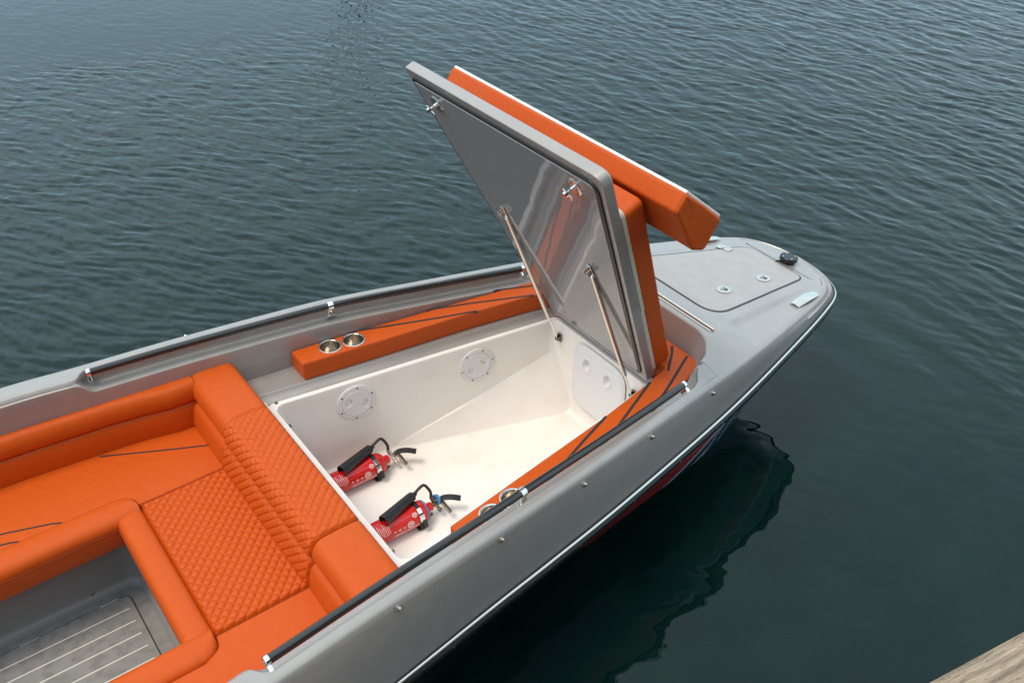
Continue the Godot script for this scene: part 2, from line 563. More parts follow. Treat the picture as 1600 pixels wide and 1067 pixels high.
func hull() -> void:
	G = line(GX, GY, GZ)
	R = line([-2.2, -1.0, 0.0, 0.43, 0.78, 1.22, 1.5, 1.92, 2.5, 2.86, 3.26, 3.56, 3.74, 3.82, 3.862, 3.878], [-0.02, -0.02, -0.02, -0.02, -0.02, -0.02, -0.02, -0.02, -0.02, -0.02, -0.02, -0.022, -0.026, -0.03, -0.03, -0.03], [1.06, 1.05, 1.03, 0.985, 0.937, 0.872, 0.834, 0.772, 0.668, 0.59, 0.489, 0.405, 0.335, 0.245, 0.125, 0.0])
	var Rb := shifted(R, Vector3(0, -0.055, -0.006))
	var H := line([-2.2, -1.0, 0.0, 0.43, 0.78, 1.22, 1.5, 1.92, 2.5, 2.84, 3.18, 3.44, 3.58, 3.66, 3.70, 3.71], -0.22, [1.02, 1.01, 0.98, 0.93, 0.88, 0.813, 0.772, 0.715, 0.643, 0.552, 0.445, 0.34, 0.26, 0.175, 0.085, 0.0])
	var H2 := line([-2.2, -1.0, 0.0, 0.43, 0.78, 1.22, 1.5, 1.92, 2.5, 2.82, 3.12, 3.34, 3.45, 3.51, 3.54, 3.55], -0.42, [1.0, 0.99, 0.95, 0.885, 0.82, 0.728, 0.675, 0.59, 0.46, 0.37, 0.265, 0.175, 0.12, 0.07, 0.03, 0.0])
	var W := line([-2.2, -1.0, 0.0, 0.43, 0.78, 1.22, 1.5, 1.92, 2.5, 2.82, 3.08, 3.24, 3.32, 3.36, 3.38, 3.385], -0.68, [0.98, 0.96, 0.9, 0.83, 0.745, 0.635, 0.57, 0.47, 0.31, 0.21, 0.115, 0.052, 0.026, 0.012, 0.006, 0.0])
	var Ke := line([-2.2, -1.0, 0.0, 0.43, 0.78, 1.22, 1.5, 1.9, 2.4, 2.7, 2.9, 3.0, 3.06, 3.1, 3.11, 3.12], -1.02, [0.0, 0.0, 0.0, 0.0, 0.0, 0.0, 0.0, 0.0, 0.0, 0.0, 0.0, 0.0, 0.0, 0.0, 0.0, 0.0])
	var us := []
	for v in R: us.append((v.x + 2.2) / 6.08)
	var b := Build.new()
	for side in both_sides([Rb, H, H2, W, Ke]):
		b.loft(rows_of(side), false, us, [0.0, 0.2, 0.45, 0.8, 1.0])
	# transom
	for s in [1.0, -1.0]:
		var prev := Vector3(-2.2, 0.2, s * 0.9)
		for q in [R[0], Rb[0], H[0], W[0], Ke[0]]:
			var c := Vector3(q.x, q.y, q.z * s)
			b.tri_to(Vector3(-2.2, -0.2, 0), prev, c, Vector3(-1, 0, 0))
			prev = c
	put("hull", b, M.hull_paint, boat, 60.0)
	# silver topside with a softly rounded gunwale edge
	b = Build.new()
	var mid := PackedVector3Array()
	for i in G.size():
		mid.append(R[i].lerp(G[i], 0.55) + Vector3(0, 0.004, 0))
	mid = shifted(mid, Vector3(0, 0, 0.004))
	var lines := [shifted(R, Vector3(0, 0.006, -0.004)), mid, shifted(G, Vector3(0, -0.030, 0.0045)), shifted(G, Vector3(0, -0.014, -0.001)), shifted(G, Vector3(0, -0.004, -0.009)), shifted(G, Vector3(0, 0, -0.022)), shifted(G, Vector3(0, 0.0, -0.03))]
	lines[6][G.size() - 1].z = 0
	for side in both_sides(lines): b.loft(rows_of(side))
	put("topside", b, M.silver_gelcoat, boat, 55.0)
	# rubbing strake: black rubber with a bright steel strip, running right round the bow
	var all := PackedVector3Array()
	for v in R: all.append(v)
	for i in range(R.size() - 2, -1, -1): all.append(Vector3(R[i].x, R[i].y, -R[i].z))
	var strip := Build.new(); var rub := Build.new()
	var rs := []; var ss := []
	for i in all.size():
		var t := all[mini(i + 1, all.size() - 1)] - all[maxi(i - 1, 0)]
		var o := Vector3(-t.z, 0, t.x).normalized()
		var row := PackedVector3Array(); var srow := PackedVector3Array()
		for q in [Vector2(-0.008, 0.006), Vector2(0.004, 0.006), Vector2(0.007, 0.0), Vector2(0.007, -0.012), Vector2(0.001, -0.020), Vector2(0.010, -0.030), Vector2(0.008, -0.052), Vector2(0.0, -0.062), Vector2(-0.012, -0.062)]:
			row.append(all[i] + o * q.x + Vector3(0, q.y, 0))
		for k in 8:
			var a := PI * (0.5 - k / 7.0)
			srow.append(all[i] + o * (0.006 + cos(a) * 0.008) + Vector3(0, 0.001 + sin(a) * 0.0072, 0))
		rs.append(row); ss.append(srow)
	rub.loft(rs); strip.loft(ss)
	var rr := put("rub_rail", rub, M.black_rubber, boat)
	put("steel_strip", strip, M.brushed_steel, rr, 70.0)
	for x in [0.72, 1.02, 1.34, 1.66, 1.98, 2.29, 2.6, 2.9, 3.2, 3.46]:
		var i := 0
		while R[i].x < x: i += 1
		for s in [1.0, -1.0]:
			var sb := Build.new()
			ball(sb, Vector3(R[i].x, R[i].y - 0.041, (R[i].z + 0.008) * s), 0.0045, 0.6, Vector3(0, 0, s))
			put("screw", sb, M.brushed_steel, rr)
	# canvas studs along the topside
	for x in [[0.855, 0.262], [1.292, 0.240], [1.711, 0.203], [2.115, 0.168], [2.538, 0.130]]:
		for s in [1.0, -1.0]:
			var sb := Build.new()
			var c := Vector3(x[0], x[1], (gz(x[0]) + 0.008) * s)
			lathe(sb, [Vector2(-0.002, 0.0001), Vector2(-0.002, 0.011), Vector2(0.002, 0.011), Vector2(0.003, 0.006), Vector2(0.009, 0.007), Vector2(0.012, 0.004), Vector2(0.012, 0.0001)], axis_frame(c, Vector3(0.1, 0.25, s)), 12)
			put("canvas_stud", sb, M.brushed_steel, boat)

func liner() -> void:
	# inner face of the side: gunwale top, the recess behind the handrail, wall down to the seats
	var b := Build.new()
	var rows := []
	for i in G.size():
		var g := G[i]
		if g.x > 2.66: break
		var open := smoothstep(0.37, 0.43, g.x) * (1.0 - smoothstep(2.475, 2.56, g.x))
		var w1 := lerpf(0.096, 0.040, open)
		var d := lerpf(0.004, 0.056, open)
		var foot := lerpf(-0.10, 0.028, smoothstep(0.95, 1.02, g.x))
		var prof := [Vector2(0.028, 0.0), Vector2(w1, 0.0), Vector2(w1 + 0.006, -0.003), Vector2(w1 + 0.010, -0.010 - 0.2 * d), Vector2(lerpf(w1 + 0.012, 0.053, open), -0.008 - d * 0.9), Vector2(lerpf(0.109, 0.060, open), -0.012 - d), Vector2(0.111, -0.014 - d), Vector2(0.117, -0.017 - d), Vector2(0.119, -0.026 - d), Vector2(0.121, -0.06 - d)]
		var row := PackedVector3Array()
		# toward the bow the gunwale rises into the foredeck
		var gi := Vector3(g.x, g.y, g.z - 0.024)
		var k := smoothstep(2.42, 2.60, g.x)
		for q in prof:
			var up := (deck_y(g.x, g.z - q.x, gi) - g.y) * k - (0.0012 if g.x > 2.59 else 0.0) if q.x > 0.024 else 0.0
			row.append(Vector3(g.x, g.y + q.y + up, g.z - q.x))
		row.append(Vector3(g.x, foot, g.z - 0.126))
		rows.append(row)
	b.loft(rows)
	var port := []
	for r in rows:
		var o := PackedVector3Array()
		for v in r: o.append(Vector3(v.x, v.y, -v.z))
		port.append(o)
	b.loft(port)
	put("side_liner", b, M.silver_gelcoat, boat, 50.0)

func deck_centre(x: float) -> float:
	return 0.204 + (x - 2.76) * -0.183 if x < 3.64 else maxf(0.013, 0.0430 - (x - 3.64) * 0.152)

func deck_y(x: float, z: float, g: Vector3) -> float:
	var zc := lerpf(0.405, 0.255, clampf((x - 2.75) / 0.97, 0, 1)) * minf(1.0, g.z / 0.32)
	var fade := 1.0 - smoothstep(3.2, 3.72, x)
	var step := (0.020 * fade + 0.001) * smoothstep(2.86, 2.96, x)
	var w := 0.022 * fade + 0.004
	var yc := deck_centre(x)
	var a := absf(z)
	if a <= zc - w: return yc
	if a <= zc: return yc - step * (a - zc + w) / w
	return lerpf(yc - step, g.y, clampf((a - zc) / maxf(g.z - zc, 0.001), 0, 1))

func foredeck() -> void:
	var b := Build.new()
	var cols := []
	for k in 73: cols.append(-1.0 + k / 36.0)
	var starts := []
	for t in cols:
		var a := absf(t)
		var x := 2.745
		if a > 0.56: x = 2.60 + 0.145 * sqrt(maxf(0.0, 1.0 - pow(clampf((a - 0.56) / 0.30, 0, 1), 2.0)))
		starts.append(x)
	var i0 := 0
	while G[i0].x < 2.5: i0 += 1
	var nrow := 60
	var rows := []
	for r in nrow + 1:
		var row := PackedVector3Array()
		for c in cols.size():
			# index along the gunwale line where this column starts
			var fs := float(i0)
			while G[int(fs)].x < starts[c]: fs += 1.0
			var lo := int(fs) - 1
			fs = lo + (starts[c] - G[lo].x) / (G[lo + 1].x - G[lo].x)
			var q := lerpf(fs, G.size() - 1.0, float(r) / nrow)
			var qi := mini(int(q), G.size() - 2)
			var g := G[qi].lerp(G[qi + 1], q - qi)
			var gi := g - Vector3(0, 0, 0)
			gi.z = maxf(0.0, g.z - 0.024); gi.x = g.x - (0.022 if g.x > 3.7 else 0.0)
			var z: float = cols[c] * gi.z
			row.append(Vector3(gi.x, deck_y(gi.x, z, gi), z))
		rows.append(row)
	b.loft(rows)
	# raked face of the foot well at its aft edge, with a rolled lip
	var face := []
	for k in 8:
		var row := PackedVector3Array()
		for c in cols.size():
			var v: Vector3 = rows[0][c]
			var a := minf(k / 4.0, 1.0) * PI * 0.5
			var lip := 1.0 - smoothstep(0.84, 0.90, absf(cols[c]))
			var d := Vector3(-0.018 * sin(a), -0.018 * (1.0 - cos(a)), 0)
			if k > 4: d += Vector3(-0.022, -0.048, 0) * (k - 4)
			var out := Vector3(d.x, d.y, -signf(v.z) * absf(d.x) * smoothstep(0.5, 0.8, absf(cols[c])) * 0.7)
			if lip < 0.5: out = Vector3(0, -0.002 * k, 0)
			row.append(v + out)
		face.append(row)
	b.loft(face)
	put("foredeck", b, M.silver_gelcoat, boat, 30.0)
	# anchor locker hatch in the foredeck
	var slope := atan(-0.183)
	var f := Transform3D(Basis(Vector3(0, 0, 1), slope), Vector3(2.76, 0.204, 0))
	var sc := 1.0 / cos(slope)
	var outline := [Vector2((2.90 - 2.76) * sc, 0.285), Vector2((3.655 - 2.76) * sc, 0.190), Vector2((3.675 - 2.76) * sc, -0.185), Vector2((2.90 - 2.76) * sc, -0.318)]
	var poly := rounded(outline, [0.11, 0.055, 0.10, 0.11], 8)
	var gb := Build.new()
	prism(gb, inset(poly, -0.008), f, -0.004, 0.0022, 0.0, 0.0)
	put("hatch_gasket", gb, M.black_rubber, boat)
	var hb := Build.new()
	prism(hb, poly, f, -0.004, 0.0045, 0.0, 0.003)
	var hatch := put("locker_hatch", hb, M.deck_gelcoat, boat)
	for q in [Vector2(3.13, 0.125), Vector2(3.43, 0.118)]:
		var c := f * Vector3((q.x - 2.76) * sc, 0.0055, q.y)
		var fr := Transform3D(f.basis * Basis(Vector3.UP, -0.5).scaled(Vector3(1.0, 1, 0.8)), c)
		var lb := Build.new()
		lathe(lb, [Vector2(0.0, 0.041), Vector2(0.004, 0.041), Vector2(0.0065, 0.037), Vector2(0.006, 0.024), Vector2(0.003, 0.022), Vector2(0.003, 0.0001)], fr, 28)
		put("flush_latch", lb, M.brushed_steel, hatch)
		var kb := Build.new()
		box(kb, fr * Vector3(0.010, 0.005, 0.0), Vector3(0.016, 0.005, 0.022), 0.003, fr.basis.orthonormalized())
		ball(kb, fr * Vector3(-0.014, 0.004, 0.004), 0.006, 0.7)
		put("latch_tongue", kb, M.old_brass, hatch)
	var nb := Build.new()
	for q in [Vector2(3.50, -0.238), Vector2(3.515, -0.198)]:
		box(nb, f * Vector3((q.x - 2.76) * sc, 0.008, q.y), Vector3(0.05, 0.005, 0.036), 0.004, f.basis * Basis(Vector3.UP, 0.17))
	rod(nb, f * Vector3((3.485 - 2.76) * sc, 0.010, -0.221), f * Vector3((3.533 - 2.76) * sc, 0.010, -0.213), 0.006)
	put("hinge", nb, M.brushed_steel, hatch)
	# bright bar along the aft edge of the deck
	var bar := Build.new()
	var path := PackedVector3Array()
	for k in 25:
		var z := -0.385 + 0.77 * k / 24.0
		path.append(Vector3(2.785, deck_centre(2.785) + 0.006, z))
	tube(bar, path, 0.0065, 8)
	put("trim_bar", bar, M.brushed_steel, boat)
	var base := Build.new()
	box(base, Vector3(2.768, deck_centre(2.768) + 0.001, 0), Vector3(0.012, 0.006, 0.76), 0.001, Basis(Vector3(0, 0, 1), slope))
	put("trim_base", base, M.brushed_steel, boat)
	# pull-up cleats on both sides of the bow
	for s in [1.0, -1.0]:
		var cb := Build.new()
		var c := Vector3(3.485, 0.063, 0.345 * s)
		var bs := Basis(Vector3.UP, 0.14 * s) * Basis(Vector3(0, 0, 1), -0.12) * Basis(Vector3(1, 0, 0), 0.10 * s)
		var rws := []
		for k in 13:
			var t := -1.0 + k / 6.0
			var hw := 0.026 - 0.004 * t * t
			var y := 0.013 - 0.010 * t * t
			var row := PackedVector3Array()
			for q in [Vector2(-1, -0.006), Vector2(-1, 0.0), Vector2(-0.7, 0.003), Vector2(0, 0.0045), Vector2(0.7, 0.003), Vector2(1, 0.0), Vector2(1, -0.006)]:
				row.append(c + bs * Vector3(t * 0.1, y + q.y, q.x * hw))
			rws.append(row)
		cb.loft(rws)
		box(cb, c + bs * Vector3(-0.055, 0.0, 0), Vector3(0.03, 0.016, 0.024), 0.003, bs)
		box(cb, c + bs * Vector3(0.055, 0.0, 0), Vector3(0.03, 0.016, 0.024), 0.003, bs)
		put("cleat", cb, M.brushed_steel, boat, 50.0)
	# black round navigation light on the stem
	var pf := Transform3D(Basis(Vector3(0, 0, 1), -0.14), Vector3(3.725, 0.034, 0.035))
	var pb := Build.new()
	lathe(pb, [Vector2(0, 0.038), Vector2(0.012, 0.040), Vector2(0.014, 0.047), Vector2(0.030, 0.047), Vector2(0.033, 0.044), Vector2(0.033, 0.0001)], pf, 28)
	var puck := put("bow_light", pb, M.black_plastic, boat)
	for k in 4:
		var a := TAU * k / 4.0 + 0.5
		var sb := Build.new()
		ball(sb, pf * Vector3(cos(a) * 0.033, 0.0335, sin(a) * 0.033), 0.004, 0.4)
		put("screw", sb, M.brushed_steel, puck)
	var wire := Build.new()
	tube(wire, spline([Vector3(3.69, 0.045, 0.02), Vector3(3.675, 0.046, 0.01), Vector3(3.66, 0.042, 0.005)], 4), 0.005, 8)
	put("cable", wire, M.black_rubber, puck)
	# folding stud by the corner of the well
	var st := Build.new()
	box(st, Vector3(2.742, 0.176, 0.452), Vector3(0.022, 0.006, 0.012), 0.002, Basis(Vector3.UP, 0.6))
	rod(st, Vector3(2.738, 0.178, 0.452), Vector3(2.746, 0.186, 0.450), 0.005)
	put("canvas_stud", st, M.old_brass, boat)

func handrails() -> void:
	for s in [1.0, -1.0]:
		var path := PackedVector3Array()
		for k in 61:
			var x := lerpf(0.435, 2.425, k / 60.0)
			path.append(Vector3(x, gy(x) + 0.004, (gz(x) - 0.083) * s))
		var b := Build.new()
		tube(b, path, 0.0155, 16)
		var rail := put("handrail", b, M.rail_coat, boat, 60.0)
		for e in [0, 31, 60]:
			var c := path[e]
			var d := (path[mini(e + 1, 60)] - path[maxi(e - 1, 0)]).normalized()
			var cb := Build.new()
			var f := axis_frame(c, d)
			if e == 31:
				lathe(cb, [Vector2(-0.012, 0.0165), Vector2(-0.012, 0.0195), Vector2(0.012, 0.0195), Vector2(0.012, 0.0165)], f, 20)
				box(cb, c + Vector3(0, -0.030, 0.010 * s), Vector3(0.022, 0.05, 0.014), 0.004)
				box(cb, c + Vector3(0, -0.056, 0.014 * s), Vector3(0.044, 0.006, 0.03), 0.003)
			else:
				var o := -d if e == 0 else d
				lathe(cb, [Vector2(-0.008, 0.0001), Vector2(-0.006, 0.0175), Vector2(0.008, 0.0175), Vector2(0.011, 0.014), Vector2(0.013, 0.0001)], axis_frame(c, o), 20)
				box(cb, c + o * 0.002 + Vector3(0, -0.026, 0.016 * s), Vector3(0.016, 0.05, 0.024), 0.005, Basis(Vector3(1, 0, 0), 0.55 * s))
			put("bracket", cb, M.chrome, rail, 45.0)

# ------------------------------------------------------------------ locker
func locker() -> void:
	var b := Build.new()
	var outer := [Vector2(1.035, -0.566), Vector2(2.475, -0.336), Vector2(2.475, 0.336), Vector2(1.035, 0.566)]
	# rings going down: flange, lip, walls with a little draft, floor
	var rings := [[0.0, -0.012], [0.0, 0.0], [0.004, 0.004], [0.020, 0.004], [0.024, 0.0], [0.028, -0.03], [0.045, -0.40], [0.055, -0.435], [0.080, -0.45]]
	var pts := []
	for r in rings:
		var row := PackedVector3Array()
		for v in rounded(inset(PackedVector2Array(outer), r[0]), 0.035 + 0.5 * r[0], 8): row.append(Vector3(v.x, r[1], v.y))
		row.append(row[0])
		pts.append(row)
	b.loft(pts)
	cap(b, rounded(inset(PackedVector2Array(outer), 0.08), 0.075, 8), Transform3D.IDENTITY, -0.45, Vector3.UP)
	# sloping hull sides that rise from the floor toward the bow
	for s in [1.0, -1.0]:
		var rows := []
		for k in 15:
			var t := k / 14.0
			var x := lerpf(1.50, 2.45, t)
			var zf := lerpf(-0.445, -0.135, t)
			var zw := -(0.556 - (x - 1.04) * 0.16 - 0.044)
			var yw := lerpf(-0.449, -0.185, t)
			var row := PackedVector3Array()
			row.append(Vector3(x, yw + 0.02 * t, zw * s - 0.02 * s))
			for j in 7:
				var u := j / 6.0
				row.append(Vector3(x, lerpf(yw, -0.4465, u) + 0.012 * t * u * (1 - u), lerpf(zw, zf, u) * s))
			row.append(Vector3(x, -0.4515, (zf + 0.01) * s))
			rows.append(row)
		b.loft(rows)
	put("storage_bin", b, M.white_gelcoat, boat, 35.0)
	# silver ledge round the opening, below the side cushions
	var ledge := Build.new()
	for s in [1.0, -1.0]:
		var rows := []
		for k in 41:
			var x := lerpf(1.0, 2.66, k / 40.0)
			var zi := maxf(0.566 - (x - 1.035) * 0.1597, 0.34) - 0.003
			var wallz := gz(x) - 0.124
			var row := PackedVector3Array()
			for v in [Vector2(zi, -0.02), Vector2(zi, 0.001), Vector2(zi + 0.016, 0.003), Vector2(zi + 0.034, 0.012), Vector2(zi + 0.042, 0.026), Vector2(zi + 0.047, 0.030), Vector2(wallz - 0.012, 0.030), Vector2(wallz, 0.034), Vector2(wallz + 0.004, 0.05)]:
				row.append(Vector3(x, v.y, v.x * s))
			rows.append(row)
		ledge.loft(rows)
	# front part of the ledge, under the lid's hinge
	var fr := []
	for k in 9:
		var z := lerpf(-0.38, 0.38, k / 8.0)
		var row := PackedVector3Array()
		for v in [Vector2(2.473, -0.02), Vector2(2.473, 0.002), Vector2(2.486, 0.012), Vector2(2.492, 0.030), Vector2(2.70, 0.032)]:
			row.append(Vector3(v.x, v.y, z))
		fr.append(row)
	ledge.loft(fr)
	put("seat_ledge", ledge, M.silver_gelcoat, boat, 45.0)
	# round inspection covers in the port wall
	var turn := atan2(0.2298, 1.44)
	for c in [[1.42, -0.112, 0.35], [2.02, -0.116, -0.45]]:
		var zw: float = -(0.566 - (c[0] - 1.035) * 0.1597 - 0.0305)
		var n := Vector3(-sin(turn) * 0.0, 0.046, 1.0).normalized()
		n = Basis(Vector3.UP, -turn) * n
		var f := axis_frame(Vector3(c[0], c[1], zw) + n * 0.001, n, Vector3.UP)
		var cb := Build.new()
		lathe(cb, [Vector2(-0.004, 0.094), Vector2(0.005, 0.094), Vector2(0.008, 0.090), Vector2(0.0085, 0.073), Vector2(0.0065, 0.0715), Vector2(0.0065, 0.0700), Vector2(0.010, 0.0685), Vector2(0.0105, 0.066)], f, 48)
		# middle disc with two finger hollows, as a round height field
		var rows := []
		for i in 23:
			var row := PackedVector3Array()
			var rad := 0.066 * (1.0 - i / 22.0) + 0.0001
			for k in 72:
				var a := TAU * k / 72.0
				var x := cos(a) * rad; var y := sin(a) * rad
				var h := 0.0105
				for e in [1.0, -1.0]:
					var px: float = x * cos(c[2]) + y * sin(c[2])
					var py: float = -x * sin(c[2]) + y * cos(c[2])
					var dd := pow((px - 0.041 * e) / 0.019, 2.0) + pow(py / 0.024, 2.0)
					# sharp on the inner side, running out toward the rim
					h -= 0.011 * clampf(1.3 - 1.3 * dd, 0, 1) * smoothstep(-0.4, 0.6, 0.4 - (px * e - 0.041) / 0.03)
				row.append(f * Vector3(x, h, y))
			rows.append(row)
		cb.loft(rows, true)
		var cov := put("inspection_cover", cb, M.white_plastic, boat, 40.0)
		for k in 6:
			var a: float = TAU * k / 6.0 + 0.3 + c[2]
			var sb := Build.new()
			ball(sb, f * Vector3(cos(a) * 0.082, 0.0085, sin(a) * 0.082), 0.0042, 0.5, n)
			put("screw", sb, M.black_rubber, cov)
	# rounded panel with two finger holes on the front wall
	var pb := Build.new()
	var prow := []
	for j in 61:
		var row := PackedVector3Array()
		for i in 61:
			var u := -1.0 + i / 30.0; var v := -1.0 + j / 30.0
			# squircle-shaped plate
			var l := pow(pow(absf(u), 5.0) + pow(absf(v), 5.0), 0.2)
			var m := maxf(absf(u), absf(v))
			var k := m / maxf(l, 0.0001)
			var y := -0.190 + v * k * 0.185; var z := 0.035 + u * k * 0.182
			var h := 0.010 * (1.0 - smoothstep(0.90, 1.0, m))
			for hole in [-0.043, 0.104]:
				var dz: float = (z - hole) / 0.024; var dy := (y + 0.098) / 0.034
				var d := dz * dz + dy * dy
				h += 0.006 * exp(-pow((sqrt(d) - 1.05) / 0.22, 2.0)) - 0.024 * (1.0 - smoothstep(0.25, 1.0, d))
			row.append(Vector3(2.445 - 0.046 * (-y) - h - 0.006, y, z))
		prow.append(row)
	pb.loft(prow)
	put("bulkhead_panel", pb, M.white_plastic, boat, 60.0)
	# drain fittings on the aft lip
	for q in [Vector3(1.072, -0.03, -0.415), Vector3(1.072, -0.035, 0.44), Vector3(1.078, 0.002, -0.548)]:
		var sb := Build.new()
		box(sb, q, Vector3(0.014, 0.016, 0.012), 0.003)
		put("catch", sb, M.old_brass, boat)

func lid() -> void:
	var a := Vector3(-0.4166, 0.909, 0); var n := Vector3(0.909, 0.4166, 0)
	# frame: x along the lid away from its hinge, y out of its upper side, z to starboard
	lid_frame = Transform3D(Basis(a, n, Vector3(0, 0, 1)), Vector3(2.44, 0.05, 0))
	var outline := [Vector2(-0.01, -0.338), Vector2(1.40, -0.600), Vector2(1.40, 0.600), Vector2(-0.01, 0.338)]
	var poly := rounded(outline, [0.02, 0.02, 0.045, 0.02], 6)
	var b := Build.new()
	prism(b, poly, lid_frame, 0.002, 0.047, 0.004, 0.008)
	var o := put("hatch_lid", b, M.silver_gelcoat, boat)
	o.set_meta("label", "raised silver hatch lid with glossy grey underside")
	# raised lip, black seal and glossy inner skin on the underside
	var in1 := rounded([Vector2(0.035, -0.322), Vector2(1.365, -0.570), Vector2(1.365, 0.570), Vector2(0.035, 0.322)], [0.05, 0.03, 0.055, 0.05], 8)
	var sb := Build.new()
	prism(sb, in1, lid_frame, -0.0045, 0.004, 0.003, 0.0)
	put("gasket", sb, M.black_rubber, o)
	var pb := Build.new()
	var in2 := inset(in1, 0.016)
	prism(pb, in2, lid_frame, -0.0075, 0.004, 0.004, 0.0)
	put("inner_skin", pb, M.lid_gelcoat, o)
	# latches: round plate, post and turning tab
	for s in [1.0, -1.0]:
		var lb := Build.new()
		var c := lid_frame * Vector3(1.285, -0.0075, 0.425 * s)
		var f := axis_frame(c, -n, a)
		lathe(lb, [Vector2(0, 0.036), Vector2(0.004, 0.036), Vector2(0.006, 0.033), Vector2(0.006, 0.0001)], f, 24)
		rod(lb, c, c - n * 0.040, 0.007)
		box(lb, c - n * 0.036 + a * -0.006, Vector3(0.050, 0.005, 0.020), 0.004, lid_frame.basis * Basis(Vector3.UP, 0.9))
		rod(lb, c - n * 0.034, c - n * 0.048, 0.011, 6)
		put("latch", lb, M.chrome, o)
		var kb := Build.new()
		lathe(kb, [Vector2(0, 0.030), Vector2(0.004, 0.030), Vector2(0.006, 0.026), Vector2(0.006, 0.0001)], axis_frame(lid_frame * Vector3(1.285, 0.047, 0.425 * s), n, a), 20)
		put("latch_ring", kb, M.chrome, o)
	# gas struts
	for s in [1.0, -1.0]:
		var top := Vector3(2.120, 0.722, 0.284 * s); var low := Vector3(2.425, -0.075, 0.268 * s)
		var d := (top - low).normalized()
		var cb := Build.new()
		var m := low + d * 0.16
		tube(cb, PackedVector3Array([m, m + d * 0.004, top - d * 0.034, top - d * 0.03]), [0.008, 0.0105, 0.0105, 0.007], 14)
		var strut := put("gas_strut", cb, M.brushed_steel, boat)
		var rb := Build.new()
		rod(rb, low, m, 0.0045)
		put("rod", rb, M.chrome, strut)
		rb = Build.new()
		rod(rb, top - d * 0.034, top, 0.006)
		put("end_fitting", rb, M.chrome, strut)
		for e in 2:
			var bb := Build.new()
			if e == 0:
				var c := lid_frame * Vector3(0.748, -0.012, 0.284 * s)
				box(bb, c, Vector3(0.060, 0.005, 0.026), 0.003, lid_frame.basis)
				for zz in [-0.010, 0.010]:
					box(bb, c - n * 0.012 + Vector3(0, 0, zz), Vector3(0.026, 0.026, 0.003), 0.002, lid_frame.basis)
				rod(bb, c - n * 0.017 + Vector3(0, 0, -0.014), c - n * 0.017 + Vector3(0, 0, 0.014), 0.004)
				ball(bb, top, 0.009)
			else:
				var c := low + Vector3(0.012, 0.004, 0)
				box(bb, c, Vector3(0.005, 0.048, 0.028), 0.003)
				for zz in [-0.009, 0.009]:
					box(bb, c + Vector3(-0.010, 0, zz), Vector3(0.022, 0.022, 0.003), 0.002)
				ball(bb, low, 0.010)
			put("bracket", bb, M.old_brass if e == 1 else M.brushed_steel, strut)
	# padding on the upper side: cream board, orange pad, and the thick back bolster
	var bb := Build.new()
	prism(bb, rounded([Vector2(0.02, -0.338), Vector2(0.52, -0.432), Vector2(0.54, -0.440), Vector2(1.17, -0.556), Vector2(1.17, 0.556), Vector2(0.54, 0.440), Vector2(0.52, 0.432), Vector2(0.02, 0.338)], [0.02, 0, 0, 0.03, 0.03, 0, 0, 0.02], 4), lid_frame, 0.047, 0.066, 0.0, 0.003)
	var board := put("lid_board", bb, M.cream_board, boat)
	var cb := Build.new()
	var pad_poly := []
	for q in [[0.02, 0.340], [0.40, 0.408], [0.425, 0.412], [0.45, 0.419], [1.15, 0.552]]: pad_poly.append(Vector2(q[0], q[1]))
	var other := mirror(pad_poly)
	other.reverse()
	prism(cb, rounded(pad_poly + other, [0.02, 0, 0, 0, 0.03, 0.03, 0, 0, 0, 0.02], 5), lid_frame, 0.0655, 0.152, 0.006, 0.012)
	var pad := put("lid_cushion", cb, M.orange_vinyl, boat)
	var nb := Build.new()
	box(nb, lid_frame * Vector3(1.02, 0.17, 0), Vector3(0.10, 0.07, 0.80), 0.01, lid_frame.basis)
	put("bolster_mount", nb, M.black_plastic, boat)
	# bolster: extruded across the boat; section given as (along lid, out of lid)
	var sec := rounded([Vector2(1.150, 0.165), Vector2(1.188, 0.228), Vector2(1.066, 0.290), Vector2(0.962, 0.337), Vector2(0.893, 0.232), Vector2(0.939, 0.185)], [0.018, 0.012, 0.0, 0.014, 0.020, 0.03], 5)
	var bf := Transform3D(Basis(a, Vector3(0, 0, 1), n), lid_frame.origin)
	var ob := Build.new()
	prism(ob, sec, bf, -0.70, 0.70, 0.012, 0.012)
	var bol := put("bolster_cushion", ob, M.orange_vinyl, boat)
	var wb := Build.new()
	prism(wb, rounded([Vector2(1.184, 0.229), Vector2(1.188, 0.240), Vector2(0.972, 0.343), Vector2(0.966, 0.334)], 0.004, 3), bf, -0.69, 0.69, 0.003, 0.003)
	put("backing_board", wb, M.white_gelcoat, bol)
	for zz in [0.689, -0.689]:
		var loop := PackedVector3Array()
		var sq := inset(sec, 0.0008)
		for v in sq: loop.append(bf * Vector3(v.x, zz, v.y))
		loop.append(loop[0])
		var tb := Build.new()
		tube(tb, loop, 0.0014, 5, false)
		put("seam", tb, M.seam_thread, bol)

# ------------------------------------------------------------------ cushions
func cushion(called: String, poly: PackedVector2Array, y0: float, y1: float, r: float, parent: Node3D, holes := []) -> MeshInstance3D:
	var b := Build.new()
	prism(b, poly, Transform3D.IDENTITY, y0, y1, 0.004, r, 6, holes)
	var c := put(called, b, M.orange_vinyl, parent, 42.0)
	# sewn edge round the top
	var loop := PackedVector3Array()
	for v in inset(poly, r * 0.5): loop.append(Vector3(v.x, y1 - r * 0.16, v.y))
	loop.append(loop[0])
	var tb := Build.new()
	tube(tb, loop, 0.0012, 5, false)
	put("piping", tb, M.seam_thread, c)
	return c

func wall_pts(x0: float, x1: float, n: int, off: float) -> Array:
	var out := []
	for k in n + 1:
		var x := lerpf(x0, x1, float(k) / n)
		out.append(Vector2(x, gz(x) - off))
	return out

